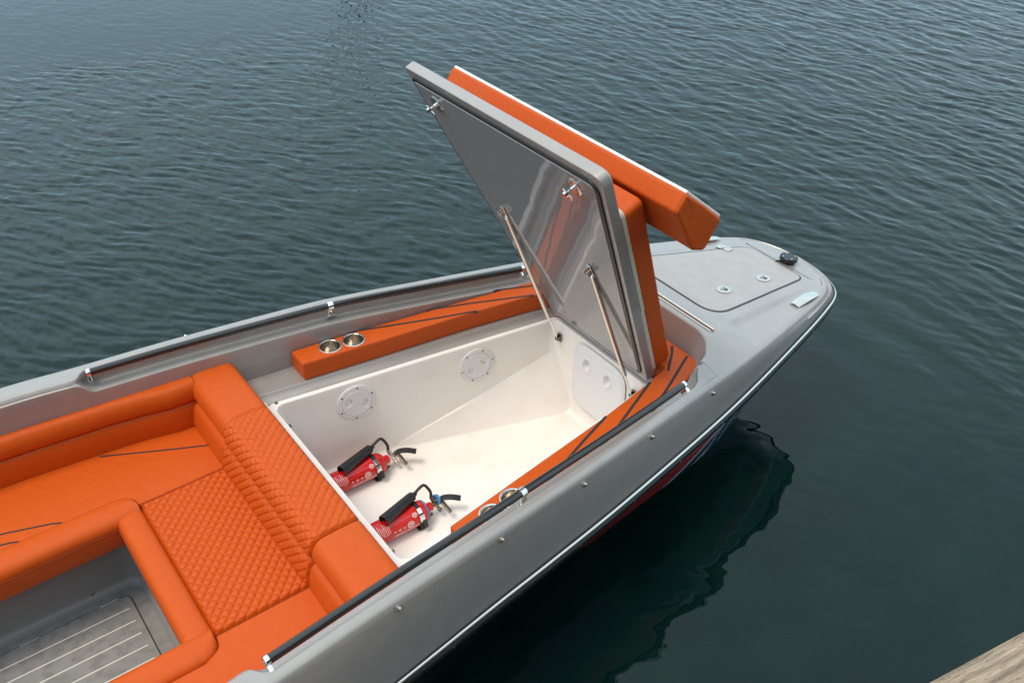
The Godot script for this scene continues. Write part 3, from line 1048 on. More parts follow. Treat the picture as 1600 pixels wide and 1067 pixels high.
func side_cushions() -> void:
	for s in [1.0, -1.0]:
		var inner := [Vector2(1.238, 0.584), Vector2(1.61, 0.530), Vector2(2.04, 0.470), Vector2(2.36, 0.412), Vector2(2.505, 0.375), Vector2(2.505, 0.004), Vector2(2.66, 0.004), Vector2(2.655, 0.43), Vector2(2.60, 0.475)]
		var outer := wall_pts(2.50, 1.238, 8, 0.128)
		var p: Array = inner + outer
		var rad := []
		for i in p.size(): rad.append(0.0)
		rad[0] = 0.012; rad[4] = 0.02; rad[7] = 0.03; rad[p.size() - 1] = 0.012
		if s < 0: p = mirror(p)
		var c := cushion("side_cushion", rounded(p, rad, 4), 0.032, 0.120, 0.007, boat, [Vector3(1.398, 0.630 * s, 0.045), Vector3(1.506, 0.610 * s, 0.045)])
		# seam along the top edge of the inner face
		# dark inlaid stripes, running slantwise across
		var stripes := [[Vector2(1.49, 0.688), Vector2(1.80, 0.568), Vector2(1.93, 0.520), Vector2(2.088, 0.466)], [Vector2(1.90, 0.614), Vector2(2.10, 0.535), Vector2(2.385, 0.411)], [Vector2(2.25, 0.560), Vector2(2.42, 0.483), Vector2(2.64, 0.375)], [Vector2(2.50, 0.40), Vector2(2.60, 0.32), Vector2(2.64, 0.28)]]
		for q in stripes:
			var b := Build.new()
			var pts := []
			for v in q: pts.append(Vector2(v.x, v.y * s))
			ribbon(b, pts, 0.012, 0.110, 0.1205)
			put("stripe", b, M.stripe_vinyl, c)
		# cup holders sunk into the cushion
		for q in [Vector2(1.398, 0.630), Vector2(1.506, 0.610)]:
			var f := Transform3D(Basis.IDENTITY, Vector3(q.x, 0.120, q.y * s))
			var b := Build.new()
			lathe(b, [Vector2(-0.001, 0.052), Vector2(0.003, 0.052), Vector2(0.0045, 0.049), Vector2(0.003, 0.0445), Vector2(0.0012, 0.044)], f, 32)
			var cup := put("cup_holder", b, M.chrome, c, 60.0)
			var wb := Build.new()
			cup.set_meta("label", "round steel cup holder")
			lathe(wb, [Vector2(0.003, 0.0443), Vector2(-0.05, 0.041), Vector2(-0.078, 0.039), Vector2(-0.083, 0.034), Vector2(-0.084, 0.0001)], f, 32)
			put("cup_well", wb, M.brushed_steel, c, 60.0)

func seats() -> void:
	var seat_y := -0.062
	var junction := func(x: float) -> float: return gz(x) - 0.165 if x < 0.5 else lerpf(gz(x) - 0.165, 0.700, smoothstep(0.5, 0.75, x))
	for s in [1.0, -1.0]:
		# seat along the side, turning the corner beside the quilted seat
		var p := [Vector2(-2.0, 0.462), Vector2(0.325, 0.462), Vector2(0.388, 0.43), Vector2(0.396, 0.381), Vector2(0.768, 0.381), Vector2(0.762, 0.715)]
		for k in 9:
			var x := lerpf(0.6, -2.0, k / 8.0)
			p.append(Vector2(x, junction.call(x) + 0.02))
		var rad := []
		for i in p.size(): rad.append(0.0)
		rad[2] = 0.03
		if s < 0: p = mirror(p)
		var c := cushion("side_seat_cushion", rounded(p, rad, 5), -0.20, seat_y, 0.008, boat)
		for q in ([[Vector2(0.36, 0.750), Vector2(0.62, 0.613), Vector2(0.765, 0.540)], [Vector2(-0.45, 0.66), Vector2(-0.05, 0.535), Vector2(0.09, 0.485), Vector2(0.125, 0.466)], [Vector2(-0.6, 0.61), Vector2(-0.18, 0.515), Vector2(-0.06, 0.478), Vector2(-0.035, 0.466)]] if s < 0 else []):
			var b := Build.new()
			var pts := []
			for v in q: pts.append(Vector2(v.x, v.y * s))
			ribbon(b, pts, 0.008, seat_y - 0.01, seat_y + 0.0008)
			put("stripe", b, M.stripe_vinyl, c)
		# rolled front edge of that seat
		var rb := Build.new()
		var rows := []
		for k in 22:
			var x: float = lerpf(-2.0, 0.31, k / 14.0) if k < 15 else 0.31 + 0.082 * sin((k - 14) / 7.0 * PI * 0.5)
			var bend: float = 0.0 if k < 15 else 1.0 - cos((k - 14) / 7.0 * PI * 0.5)
			var zo := 0.466 - 0.058 * bend
			var zi := 0.332
			var row := PackedVector3Array()
			for v in [Vector2(zo, -0.20), Vector2(zo, -0.08), Vector2(zo - 0.004, -0.062), Vector2(zo - 0.014, -0.050), Vector2(zo - 0.035, -0.043), Vector2((zo + zi) * 0.5, -0.040), Vector2(zi + 0.035, -0.046), Vector2(zi + 0.015, -0.056), Vector2(zi + 0.004, -0.072), Vector2(zi, -0.092), Vector2(zi + 0.006, -0.16), Vector2(zi + 0.016, -0.195), Vector2(zi + 0.03, -0.20)]:
				row.append(Vector3(x, v.y, v.x * s))
			rows.append(row)
		rb.loft(rows)
		var last: PackedVector3Array = rows[21]
		for j in last.size() - 1: rb.tri_to(Vector3(last[0].x, -0.12, 0.37 * s), last[j], last[j + 1], Vector3(1, 0, 0))
		var roll := put("seat_roll", rb, M.orange_vinyl, boat, 50.0)
		var st := Build.new()
		rod(st, Vector3(-2.0, -0.096, (0.3315) * s), Vector3(0.30, -0.096, (0.3315) * s), 0.0016, 6)
		put("piping", st, M.seam_thread, roll)
		# two-tier side backrest
		var bb := Build.new(); var ub := Build.new()
		var lrows := []; var urows := []
		for k in 25:
			var x := lerpf(-2.0, 0.800, k / 24.0)
			var zj: float = junction.call(x)
			var zw := gz(x) - 0.121
			var lr := PackedVector3Array(); var ur := PackedVector3Array()
			for v in [Vector2(zj + 0.0, -0.09), Vector2(zj - 0.006, -0.05), Vector2(zj - 0.007, 0.0), Vector2(zj - 0.003, 0.04), Vector2(zj + 0.006, 0.056), Vector2(zj + 0.022, 0.060)]:
				lr.append(Vector3(x, v.y, v.x * s))
			for v in [Vector2(zj + 0.020, 0.058), Vector2(zj + 0.003, 0.066), Vector2(zj - 0.005, 0.082), Vector2(zj - 0.004, 0.115), Vector2(zj + 0.006, 0.140), Vector2(zj + 0.018, 0.152), Vector2(zj + 0.032, 0.156), Vector2(zw, 0.154), Vector2(zw, 0.12)]:
				ur.append(Vector3(x, v.y, v.x * s))
			lrows.append(lr); urows.append(ur)
		bb.loft(lrows); ub.loft(urows)
		put("side_backrest_pad", bb, M.orange_vinyl, boat, 50.0)
		put("side_backrest_roll", ub, M.orange_vinyl, boat, 50.0)
		# corner block of the cross backrest
		backrest("corner_backrest", 0.3835 * s, 0.775 * s, false)
	# quilted middle seat and its front roll
	var period := 0.0422
	var rows := []
	for i in 161:
		var x := lerpf(0.398, 0.770, i / 160.0)
		var row := PackedVector3Array()
		for j in 325:
			var z := lerpf(-0.3795, 0.3795, j / 324.0)
			var e := minf(minf(x - 0.398, 0.770 - x + 0.01), 0.3795 - absf(z))
			var h := quilt(x, z, period) * smoothstep(0.0, 0.012, e) * 0.0095
			h -= 0.016 * pow(1.0 - smoothstep(0.0, 0.02, e), 2.0)
			row.append(Vector3(x, seat_y + 0.0 + h, z))
		rows.append(row)
	var first := PackedVector3Array(); var lastr := PackedVector3Array()
	var qb := Build.new()
	qb.loft(rows)
	put("quilted_seat", qb, M.orange_vinyl, boat, 180.0)
	var qs := Build.new()
	prism(qs, rounded([Vector2(0.398, -0.379), Vector2(0.77, -0.379), Vector2(0.77, 0.379), Vector2(0.398, 0.379)], 0.004, 2), Transform3D.IDENTITY, -0.20, seat_y - 0.017, 0.0, 0.0)
	put("seat_base", qs, M.orange_vinyl, boat)
	var fr := Build.new()
	var frows := []
	for k in 37:
		var z := lerpf(-0.366, 0.366, k / 36.0)
		var e := 0.366 - absf(z)
		var q := 0.010 * pow(1.0 - smoothstep(0.0, 0.025, e), 2.0)
		var row := PackedVector3Array()
		for v in [Vector2(0.398, -0.12), Vector2(0.398, -0.072), Vector2(0.392, -0.060), Vector2(0.378, -0.053), Vector2(0.350, -0.050), Vector2(0.322, -0.054), Vector2(0.306, -0.063), Vector2(0.297, -0.078), Vector2(0.294, -0.096), Vector2(0.298, -0.18), Vector2(0.306, -0.20), Vector2(0.34, -0.205)]:
			row.append(Vector3(v.x, v.y - (q if v.y > -0.1 else 0.0), z - signf(z) * (q * 0.5 if v.y > -0.06 else 0.0)))
		frows.append(row)
	fr.loft(frows)
	for e in [0, 36]:
		var row: PackedVector3Array = frows[e]
		for j in row.size() - 1: fr.tri_to(Vector3(0.345, -0.12, row[0].z), row[j], row[j + 1], Vector3(0, 0, -1 if e == 0 else 1))
	var front := put("seat_roll", fr, M.orange_vinyl, boat, 50.0)
	var st := Build.new()
	rod(st, Vector3(0.2935, -0.100, -0.36), Vector3(0.2935, -0.100, 0.36), 0.0016, 6)
	put("piping", st, M.seam_thread, front)
	backrest("quilted_backrest", -0.3825, 0.3825, true)
	# dark gaps where the cushions meet
	for z in [-0.381, 0.381]:
		var b := Build.new()
		rod(b, Vector3(0.40, seat_y - 0.008, z), Vector3(0.765, seat_y - 0.008, z), 0.003, 6)
		put("piping", b, M.seam_thread, boat)

func quilt(u: float, v: float, period: float) -> float:
	var a := absf(sin(PI * (u + v) / period)); var b := absf(sin(PI * (u - v) / period))
	return 0.72 * pow(a * b, 0.5) + 0.28 * smoothstep(0.0, 0.34, minf(a, b))

func backrest(called: String, z0: float, z1: float, quilted: bool) -> void:
	# section (x, y) from the foot on the seat side, over the groove and the top, down the back
	var key := [Vector2(0.758, -0.10), Vector2(0.752, -0.060), Vector2(0.755, -0.02), Vector2(0.766, 0.028), Vector2(0.776, 0.046), Vector2(0.790, 0.055), Vector2(0.801, 0.060), Vector2(0.792, 0.067), Vector2(0.782, 0.080), Vector2(0.782, 0.102), Vector2(0.791, 0.130), Vector2(0.806, 0.148), Vector2(0.828, 0.157), Vector2(0.870, 0.160), Vector2(0.930, 0.160), Vector2(0.962, 0.158), Vector2(0.978, 0.150), Vector2(0.986, 0.135), Vector2(0.988, 0.09), Vector2(0.99, 0.0)]
	var sec := PackedVector2Array()
	var n := key.size()
	for i in n - 1:
		var steps := maxi(1, int(ceil((key[i + 1] - key[i]).length() / (0.003 if quilted else 0.008))))
		for k in steps:
			sec.append(key[i].cubic_interpolate(key[i + 1], key[maxi(i - 1, 0)], key[mini(i + 2, n - 1)], float(k) / steps))
	sec.append(key[n - 1])
	var arc := [0.0]
	for i in range(1, sec.size()): arc.append(arc[i - 1] + (sec[i] - sec[i - 1]).length())
	var nz := 300 if quilted else 40
	var rows := []
	for j in nz + 1:
		var z := lerpf(z0, z1, float(j) / nz)
		var e := minf(absf(z - z0), absf(z - z1))
		var pinch := 0.009 * pow(1.0 - smoothstep(0.0, 0.014, e), 2.0)
		var row := PackedVector3Array()
		for i in sec.size():
			var t := sec[mini(i + 1, sec.size() - 1)] - sec[maxi(i - 1, 0)]
			var nn := Vector2(-t.y, t.x).normalized()
			var d := -pinch
			if quilted:
				var near_groove := smoothstep(0.0, 0.012, (sec[i] - Vector2(0.801, 0.060)).length())
				d += quilt(arc[i], z, 0.0422) * 0.0068 * smoothstep(0.0, 0.012, e) * near_groove * (1.0 - smoothstep(0.97, 0.985, sec[i].x))
			var q := sec[i] + nn * d
			row.append(Vector3(q.x, q.y, z))
		rows.append(row)
	var b := Build.new()
	b.loft(rows)
	for e in [0, nz]:
		var row: PackedVector3Array = rows[e]
		var c := Vector3(0.88, 0.03, row[0].z)
		for i in row.size() - 1: b.tri_to(c, row[i], row[i + 1], Vector3(0, 0, 1 if (e == 0) == (z0 > z1) else -1))
	put(called, b, M.orange_vinyl, boat, 60.0 if not quilted else 80.0)

func cockpit() -> void:
	# well under the seats, its floor and a hinged floor hatch with pale inlaid lines
	var b := Build.new()
	var rows := []
	# section from the underside of the seat roll down to the floor, swept round the corner at the front
	var path := []
	for k in 9: path.append([Vector2(lerpf(-2.1, 0.25, k / 8.0), -0.445), Vector2(0, -1)])
	for k in range(1, 7):
		var t := k / 6.0 * PI * 0.5
		path.append([Vector2(0.25 + 0.09 * sin(t), -0.355 - 0.09 * cos(t)), Vector2(sin(t), -cos(t))])
	for k in range(1, 9): path.append([Vector2(0.34, lerpf(-0.355, 0.355, k / 8.0)), Vector2(1, 0)])
	for k in range(1, 7):
		var t := PI * 0.5 - k / 6.0 * PI * 0.5
		path.append([Vector2(0.25 + 0.09 * sin(t), 0.355 + 0.09 * cos(t)), Vector2(sin(t), cos(t))])
	for k in range(1, 9): path.append([Vector2(lerpf(0.25, -2.1, k / 8.0), 0.445), Vector2(0, 1)])
	for q in path:
		var row := PackedVector3Array()
		for v in [Vector2(0.02, -0.17), Vector2(0.01, -0.21), Vector2(0.008, -0.40), Vector2(0.0, -0.462), Vector2(-0.012, -0.474), Vector2(-0.022, -0.480), Vector2(-0.030, -0.498)]:
			var c: Vector2 = q[0] + q[1] * v.x
			row.append(Vector3(c.x, v.y, c.y))
		rows.append(row)
	b.loft(rows)
	put("cockpit_liner", b, M.grey_liner, boat, 40.0)
	var fb := Build.new()
	var poly := rounded([Vector2(-2.1, -0.44), Vector2(0.335, -0.44), Vector2(0.335, 0.44), Vector2(-2.1, 0.44)], [0, 0.09, 0.09, 0], 6)
	prism(fb, poly, Transform3D.IDENTITY, -0.52, -0.4985, 0.0, 0.0)
	put("cockpit_floor", fb, M.grey_floor, boat)
	var gb := Build.new()
	var hp := rounded([Vector2(-1.6, -0.378), Vector2(0.252, -0.378), Vector2(0.252, 0.378), Vector2(-1.6, 0.378)], 0.035, 6)
	prism(gb, inset(hp, -0.0035), Transform3D.IDENTITY, -0.51, -0.4965, 0.0, 0.0)
	put("hatch_gasket", gb, M.black_rubber, boat)
	var hb := Build.new()
	prism(hb, hp, Transform3D.IDENTITY, -0.51, -0.4935, 0.0, 0.002)
	var hatch := put("floor_hatch", hb, M.grey_floor, boat)
	for z in [-0.302, -0.229, -0.157, -0.085, -0.012, 0.06, 0.132, 0.204, 0.276]:
		var lb := Build.new()
		ribbon(lb, [Vector2(-1.5, z - 0.02), Vector2(0.229, z)], 0.0046, -0.498, -0.4930)
		put("inlay_line", lb, M.inlay, hatch)
	for x in [0.17, -0.145]:
		var nb := Build.new()
		box(nb, Vector3(x, -0.4945, -0.3785), Vector3(0.075, 0.004, 0.004), 0.001)
		put("hinge", nb, M.chrome, hatch)
	for x in [0.128, -0.245]:
		var sb := Build.new()
		ball(sb, Vector3(x, -0.465, -0.436), 0.006, 0.6, Vector3(0, 0.3, 1))
		put("screw", sb, M.old_brass, boat)
	# edge behind the cross backrest, up to the locker's rim
	var eb := Build.new()
	box(eb, Vector3(1.015, -0.105, 0), Vector3(0.056, 0.22, 1.36), 0.004)
	put("locker_bulkhead", eb, M.white_gelcoat, boat)

# ------------------------------------------------------------------ fire extinguishers
func extinguisher(z: float, label: String, taped: bool) -> void:
	var base := Vector3(1.30, -0.45, z)
	var e := thing("fire_extinguisher", base, label, "extinguisher", "fire extinguishers on the locker floor")
	var y := -0.392
	var R0 := 0.0525
	var f := Transform3D(Basis(Vector3(0, -1, 0), Vector3(1, 0, 0), Vector3(0, 0, 1)), Vector3(1.10, y, z))
	# cylinder with printed body; rows carry u along its length and v once round
	var prof := [Vector2(0, 0.0001), Vector2(0, 0.040), Vector2(0.006, 0.050), Vector2(0.014, R0), Vector2(0.12, R0), Vector2(0.25, R0), Vector2(0.318, R0), Vector2(0.332, 0.0505), Vector2(0.344, 0.045), Vector2(0.352, 0.036), Vector2(0.357, 0.026), Vector2(0.358, 0.0215)]
	var b := Build.new()
	var rows := []; var us := []
	for q in prof:
		var row := PackedVector3Array()
		for k in 49:
			var a := TAU * k / 48.0
			row.append(f * Vector3(cos(a) * q.y, q.x, sin(a) * q.y))
		rows.append(row)
		us.append(clampf(q.x / 0.36, 0.0, 1.0))
	var vs := []
	for k in 49: vs.append(k / 48.0)
	b.loft(rows, false, us, vs)
	put("cylinder", b, M.red_paint, e, 50.0)
	var nb := Build.new()
	lathe(nb, [Vector2(0.356, 0.0001), Vector2(0.356, 0.0215), Vector2(0.380, 0.0205), Vector2(0.382, 0.018), Vector2(0.382, 0.0001)], f, 20)
	put("neck", nb, M.red_paint, e)
	# valve body
	var vb := Build.new()
	lathe(vb, [Vector2(0.382, 0.013), Vector2(0.390, 0.013), Vector2(0.391, 0.010), Vector2(0.408, 0.0095), Vector2(0.410, 0.012), Vector2(0.426, 0.011), Vector2(0.428, 0.0001)], f, 14)
	var vc := f * Vector3(0, 0.402, 0)
	rod(vb, vc, vc + Vector3(-0.006, 0.028, -0.024), 0.0105, 12)
	rod(vb, vc, vc + Vector3(0.004, -0.012, 0.026), 0.007, 10)
	ball(vb, vc + Vector3(0.004, -0.014, 0.030), 0.010)
	rod(vb, vc + Vector3(0.020, 0.004, -0.016), vc + Vector3(0.024, 0.008, 0.018), 0.0035)
	var valve := put("valve", vb, M.old_brass if taped else M.brushed_steel, e)
	var ring := Build.new()
	var rp := PackedVector3Array()
	for k in 17: rp.append(vc + Vector3(0.012 + 0.013 * cos(TAU * k / 16.0), 0.020 + 0.006 * sin(TAU * k / 8.0) * 0.3, -0.010 + 0.013 * sin(TAU * k / 16.0)))
	tube(ring, rp, 0.0013, 6, false)
	put("safety_ring", ring, M.chrome, valve)
	# carrying handle and squeeze lever
	var h0 := vc + Vector3(0.012, 0.008, -0.004)
	for q in [[Vector3(0.026, 0.014, 0.014), Vector3(0.056, 0.018, 0.036), Vector3(0.086, 0.012, 0.060), 0.015, M.black_plastic, "handle"], [Vector3(0.014, 0.000, 0.024), Vector3(0.018, -0.012, 0.052), Vector3(0.020, -0.016, 0.078), 0.008, M.old_brass, "lever"]]:
		var pth := spline([h0, h0 + q[0], h0 + q[1], h0 + q[2]], 4)
		var lr := []
		for i in pth.size():
			var t: Vector3 = (pth[mini(i + 1, pth.size() - 1)] - pth[maxi(i - 1, 0)]).normalized()
			var x := t.cross(Vector3.UP).normalized(); var up := x.cross(t)
			var w: float = q[3] * (0.7 + 0.3 * minf(1.0, i / 4.0))
			var row := PackedVector3Array()
			for v in [Vector2(-1, -0.002), Vector2(-1, 0.004), Vector2(-0.7, 0.006), Vector2(0.7, 0.006), Vector2(1, 0.004), Vector2(1, -0.002), Vector2(0.6, -0.006), Vector2(-0.6, -0.006)]: row.append(pth[i] + x * v.x * w + up * v.y)
			lr.append(row)
		var hb := Build.new()
		hb.loft(lr, true)
		for en in [0, pth.size() - 1]:
			for i in 8: hb.tri_to(pth[en], lr[en][i], lr[en][(i + 1) % 8], pth[en] - pth[pth.size() / 2])
		put(q[5], hb, q[4], e, 40.0)
	# discharge horn lying along the top, and the hose to it
	var ho := Vector3(1.236, y + 0.070, z + 0.012); var he := Vector3(1.412, y + 0.072, z - 0.038)
	var d := (he - ho).normalized()
	var hf := axis_frame(ho, d)
	var L := (he - ho).length()
	var horn := Build.new()
	lathe(horn, [Vector2(0.09, 0.0001), Vector2(0.09, 0.012), Vector2(0.02, 0.0215), Vector2(0.0, 0.0235), Vector2(0.0, 0.0268), Vector2(0.01, 0.0265), Vector2(L * 0.5, 0.0240), Vector2(L * 0.9, 0.0220), Vector2(L, 0.0205), Vector2(L + 0.004, 0.013), Vector2(L + 0.02, 0.0095), Vector2(L + 0.02, 0.0001)], hf, 28)
	put("horn", horn, M.black_plastic, e, 35.0)
	var hose := Build.new()
	var v0 := vc + Vector3(-0.006, 0.028, -0.024)
	tube(hose, spline([he + d * 0.01, he + d * 0.035 + Vector3(0.004, 0.012, 0), Vector3(1.478, y + 0.092, z - 0.046), v0 + Vector3(0.0, 0.030, -0.004), v0], 6), 0.0068, 10)
	put("hose", hose, M.black_rubber, e)
	# strap with a steel buckle, and the foot of the bracket
	var sb := Build.new()
	lathe(sb, [Vector2(0.292, R0 + 0.0005), Vector2(0.292, R0 + 0.003), Vector2(0.312, R0 + 0.003), Vector2(0.312, R0 + 0.0005)], f, 40)
	var strap := put("strap", sb, M.black_rubber, e)
	var bb := Build.new()
	var ba := Vector3(0, sin(0.35), cos(0.35))
	box(bb, Vector3(1.402, y, z) + ba * (R0 + 0.006), Vector3(0.024, 0.032, 0.006), 0.002, Basis(Vector3(1, 0, 0), -0.35))
	box(bb, Vector3(1.402, y, z) + Vector3(0, sin(0.95), cos(0.95)) * (R0 + 0.004), Vector3(0.020, 0.026, 0.004), 0.002, Basis(Vector3(1, 0, 0), -0.95))
	put("buckle", bb, M.chrome, strap)
	var kb := Build.new()
	box(kb, Vector3(1.408, y - 0.008, z + R0 + 0.014), Vector3(0.020, 0.038, 0.010), 0.002, Basis(Vector3(1, 0, 0), -0.2))
	put("clip", kb, M.black_plastic, strap)
	var ft := Build.new()
	box(ft, Vector3(1.40, -0.4435, z), Vector3(0.03, 0.012, 0.10), 0.002)
	for s in [-1.0, 1.0]:
		box(ft, Vector3(1.402, -0.428, z + 0.044 * s), Vector3(0.022, 0.034, 0.010), 0.002, Basis(Vector3(1, 0, 0), -0.5 * s))
	put("bracket", ft, M.black_plastic, e)
	var rb := Build.new()
	box(rb, Vector3(1.446, -0.430, z + 0.006), Vector3(0.040, 0.036, 0.012), 0.003)
	rod(rb, Vector3(1.43, -0.438, z + 0.016), Vector3(1.478, -0.430, z + 0.010), 0.007)
	put("bracket_hook", rb, M.rust, e)
	if taped:
		var tb := Build.new()
		lathe(tb, [Vector2(0.402, 0.0135), Vector2(0.402, 0.0165), Vector2(0.418, 0.0165), Vector2(0.418, 0.0135)], Transform3D(f.basis, f.origin + Vector3(0.006, 0.014, 0)), 14)
		var tp := PackedVector3Array()
		for k in 13: tp.append(vc + Vector3(0.012 + 0.006 * sin(k * 1.7), 0.018 + 0.020 * cos(TAU * k / 12.0), -0.002 + 0.022 * sin(TAU * k / 12.0)))
		tube(tb, tp, 0.0055, 7, false)
		put("tape", tb, M.blue_tape, e)
		var tc := Build.new()
		lathe(tc, [Vector2(0.336, 0.0497), Vector2(0.336, 0.0503), Vector2(0.346, 0.0446), Vector2(0.346, 0.0440)], f, 40)
		put("tape", tc, M.blue_tape, e)

# ------------------------------------------------------------------ dock, water, sea floor
func dock() -> void:
	var d := Vector3(0.473, 0, 0.081).normalized()
	var n := Vector3(-d.z, 0, d.x)
	var at := Vector3(2.362, -0.25, 1.903)
	var t := thing("wooden_dock", at + Vector3(0, -0.6, 0), "weathered timber dock edge in the lower right corner", "dock")
	var bs := Basis(d, Vector3.UP, n)
	var wood := func(called: String, o: Vector3, l: float, w: float, h: float, seed_: float) -> void:
		# timber with its grain along its length: top and sides get length-wise texture coordinates
		var b := Build.new()
		var prof := [Vector2(0, -h), Vector2(0, -0.008), Vector2(0.003, -0.003), Vector2(0.009, 0), Vector2(w - 0.009, 0), Vector2(w - 0.003, -0.003), Vector2(w, -0.008), Vector2(w, -h)]
		var rows := []; var us := []; var vs := []
		for k in 2: us.append(seed_ + k * l / 1.6)
		var s := seed_ * 3.0
		for i in prof.size():
			if i > 0: s += (prof[i] - prof[i - 1]).length() / 0.42
			vs.append(s)
		for k in 2:
			var row := PackedVector3Array()
			for q in prof: row.append(at + bs * (o + Vector3(l * k, q.y, q.x)))
			rows.append(row)
		b.loft(rows, false, us, vs)
		for k in 2:
			var row: PackedVector3Array = rows[k]
			for i in range(1, row.size() - 1): b.tri_to(row[0], row[i], row[i + 1], d * (1.0 if k else -1.0))
		put(called, b, M.weathered_wood, t, 50.0)
	wood.call("edge_beam", Vector3(-5.0, 0, 0), 10.5, 0.165, 0.20, 0.31)
	for k in 8: wood.call("plank", Vector3(-5.0, -0.015, 0.178 + k * 0.148), 10.5, 0.138, 0.04, 0.17 * k + 0.4)
	for x in [-4.0, -1.2, 1.6, 4.4]:
		var b := Build.new()
		rod(b, at + bs * Vector3(x, -0.21, 0.25), at + bs * Vector3(x, -3.2, 0.25), 0.11, 14)
		put("pile", b, M.dark_wood, t)

func water() -> void:
	# finely rippled near the boat, stretching out to the horizon in coarser steps
	var xs := PackedFloat32Array(); var zs := PackedFloat32Array()
	var step := 0.018
	var x0 := -1.2; var x1 := 11.8; var z0 := -10.2; var z1 := 2.6
	var far := [400.0, 220.0, 120.0, 60.0, 30.0, 16.0, 9.0, 5.0, 3.0, 1.6, 0.8, 0.35, 0.12]
	for v in far: xs.append(x0 - v)
	var nx := int((x1 - x0) / step)
	for i in nx + 1: xs.append(lerpf(x0, x1, float(i) / nx))
	far.reverse()
	for v in far: xs.append(x1 + v)
	far.reverse()
	for v in far: zs.append(z0 - v)
	var nz := int((z1 - z0) / step)
	for i in nz + 1: zs.append(lerpf(z0, z1, float(i) / nz))
	far.reverse()
	for v in far: zs.append(z1 + v)
	var w := xs.size(); var h := zs.size()
	var n1 := FastNoiseLite.new(); n1.seed = 4; n1.frequency = 1.0; n1.fractal_octaves = 2; n1.noise_type = FastNoiseLite.TYPE_SIMPLEX
	var n2 := FastNoiseLite.new(); n2.seed = 15; n2.frequency = 1.0; n2.fractal_octaves = 2; n2.noise_type = FastNoiseLite.TYPE_SIMPLEX
	var n3 := FastNoiseLite.new(); n3.seed = 27; n3.frequency = 1.0; n3.fractal_octaves = 2
	var nm := FastNoiseLite.new(); nm.seed = 40; nm.frequency = 0.28; nm.fractal_octaves = 2
	var hs := PackedFloat32Array(); hs.resize(w * h)
	# directions that the crests run in
	var c1 := cos(1.52); var s1 := sin(1.52); var c2 := cos(0.95); var s2 := sin(0.95); var c3 := cos(2.05); var s3 := sin(2.05)
	for j in h:
		var z := zs[j]
		for i in w:
			var x := xs[i]
			if x < x0 - 0.2 or x > x1 + 0.2 or z < z0 - 0.2 or z > z1 + 0.2:
				continue
			var warp := nm.get_noise_2d(x, z)
			# the wind reaches the far side of the boat; between boat and dock the water lies almost still
			var chop := smoothstep(-0.2, -1.7, z - 0.30 * maxf(x - 3.2, 0.0) + 0.3 * warp)
			chop = maxf(chop, smoothstep(3.9, 6.5, x + 0.4 * z))
			# a slick on the far left
			chop *= 1.0 - 0.82 * smoothstep(-6.3, -7.6, z - 0.25 * (x - 2.0) + 0.8 * warp) * smoothstep(6.2, 3.6, x)
			chop = maxf(chop, 0.06)
			var bend := 0.12 * n3.get_noise_2d(x * 0.7, z * 0.7)
			var right := smoothstep(1.0, 7.0, x + 0.3 * warp)
			var v := 0.0070 * (0.5 + 0.5 * right) * n1.get_noise_2d((x * c1 + z * s1) * 1.5, (z * c1 - x * s1 + bend) * 6.8)
			v += 0.0058 * (1.0 - 0.5 * right) * n2.get_noise_2d((x * c2 + z * s2) * 2.2, (z * c2 - x * s2 + bend) * 8.6)
			v += 0.0018 * n1.get_noise_2d((x * c3 + z * s3) * 3.4 + 40.0, (z * c3 - x * s3) * 9.0)
			v += 0.0010 * n2.get_noise_2d(x * 9.0, z * 9.0 + 70.0)
			v *= chop
			# rings spreading from the bow
			var r := sqrt((x - 3.0) * (x - 3.0) + (z - 0.2) * (z - 0.2))
			v += 0.0026 * sin(r * 19.0 + 3.0 * warp) * exp(-pow((r - 1.7) / 0.9, 2.0)) * (0.5 + 0.5 * smoothstep(-0.3, 0.3, n3.get_noise_2d(x * 0.8 + 9.0, z * 0.8)))
			v += 0.0012 * nm.get_noise_2d(x * 5.0, z * 5.0) + 0.0009 * n3.get_noise_2d(x * 6.5 + 30.0, z * 6.5)
			hs[j * w + i] = v
	var vv := PackedVector3Array(); vv.resize(w * h)
	var nn := PackedVector3Array(); nn.resize(w * h)
	for j in h:
		var ja := maxi(j - 1, 0); var jb := mini(j + 1, h - 1)
		for i in w:
			var ia := maxi(i - 1, 0); var ib := mini(i + 1, w - 1)
			var at := j * w + i
			vv[at] = Vector3(xs[i], WATER + hs[at], zs[j])
			var sl := Vector2((hs[j * w + ib] - hs[j * w + ia]) / (xs[ib] - xs[ia]), (hs[jb * w + i] - hs[ja * w + i]) / (zs[jb] - zs[ja])).limit_length(0.24)
			nn[at] = Vector3(-sl.x, 1.0, -sl.y).normalized()
	var idx := PackedInt32Array(); idx.resize((w - 1) * (h - 1) * 6)
	var c := 0
	for j in h - 1:
		for i in w - 1:
			var p := j * w + i
			idx[c] = p; idx[c + 1] = p + 1; idx[c + 2] = p + w + 1
			idx[c + 3] = p; idx[c + 4] = p + w + 1; idx[c + 5] = p + w
			c += 6
	var arr := []
	arr.resize(Mesh.ARRAY_MAX)
	arr[Mesh.ARRAY_VERTEX] = vv; arr[Mesh.ARRAY_NORMAL] = nn; arr[Mesh.ARRAY_INDEX] = idx
	var m := ArrayMesh.new()
	m.add_surface_from_arrays(Mesh.PRIMITIVE_TRIANGLES, arr)
	var o := add_mesh("water", m, M.water_surface, self)
	o.set_meta("kind", "structure")

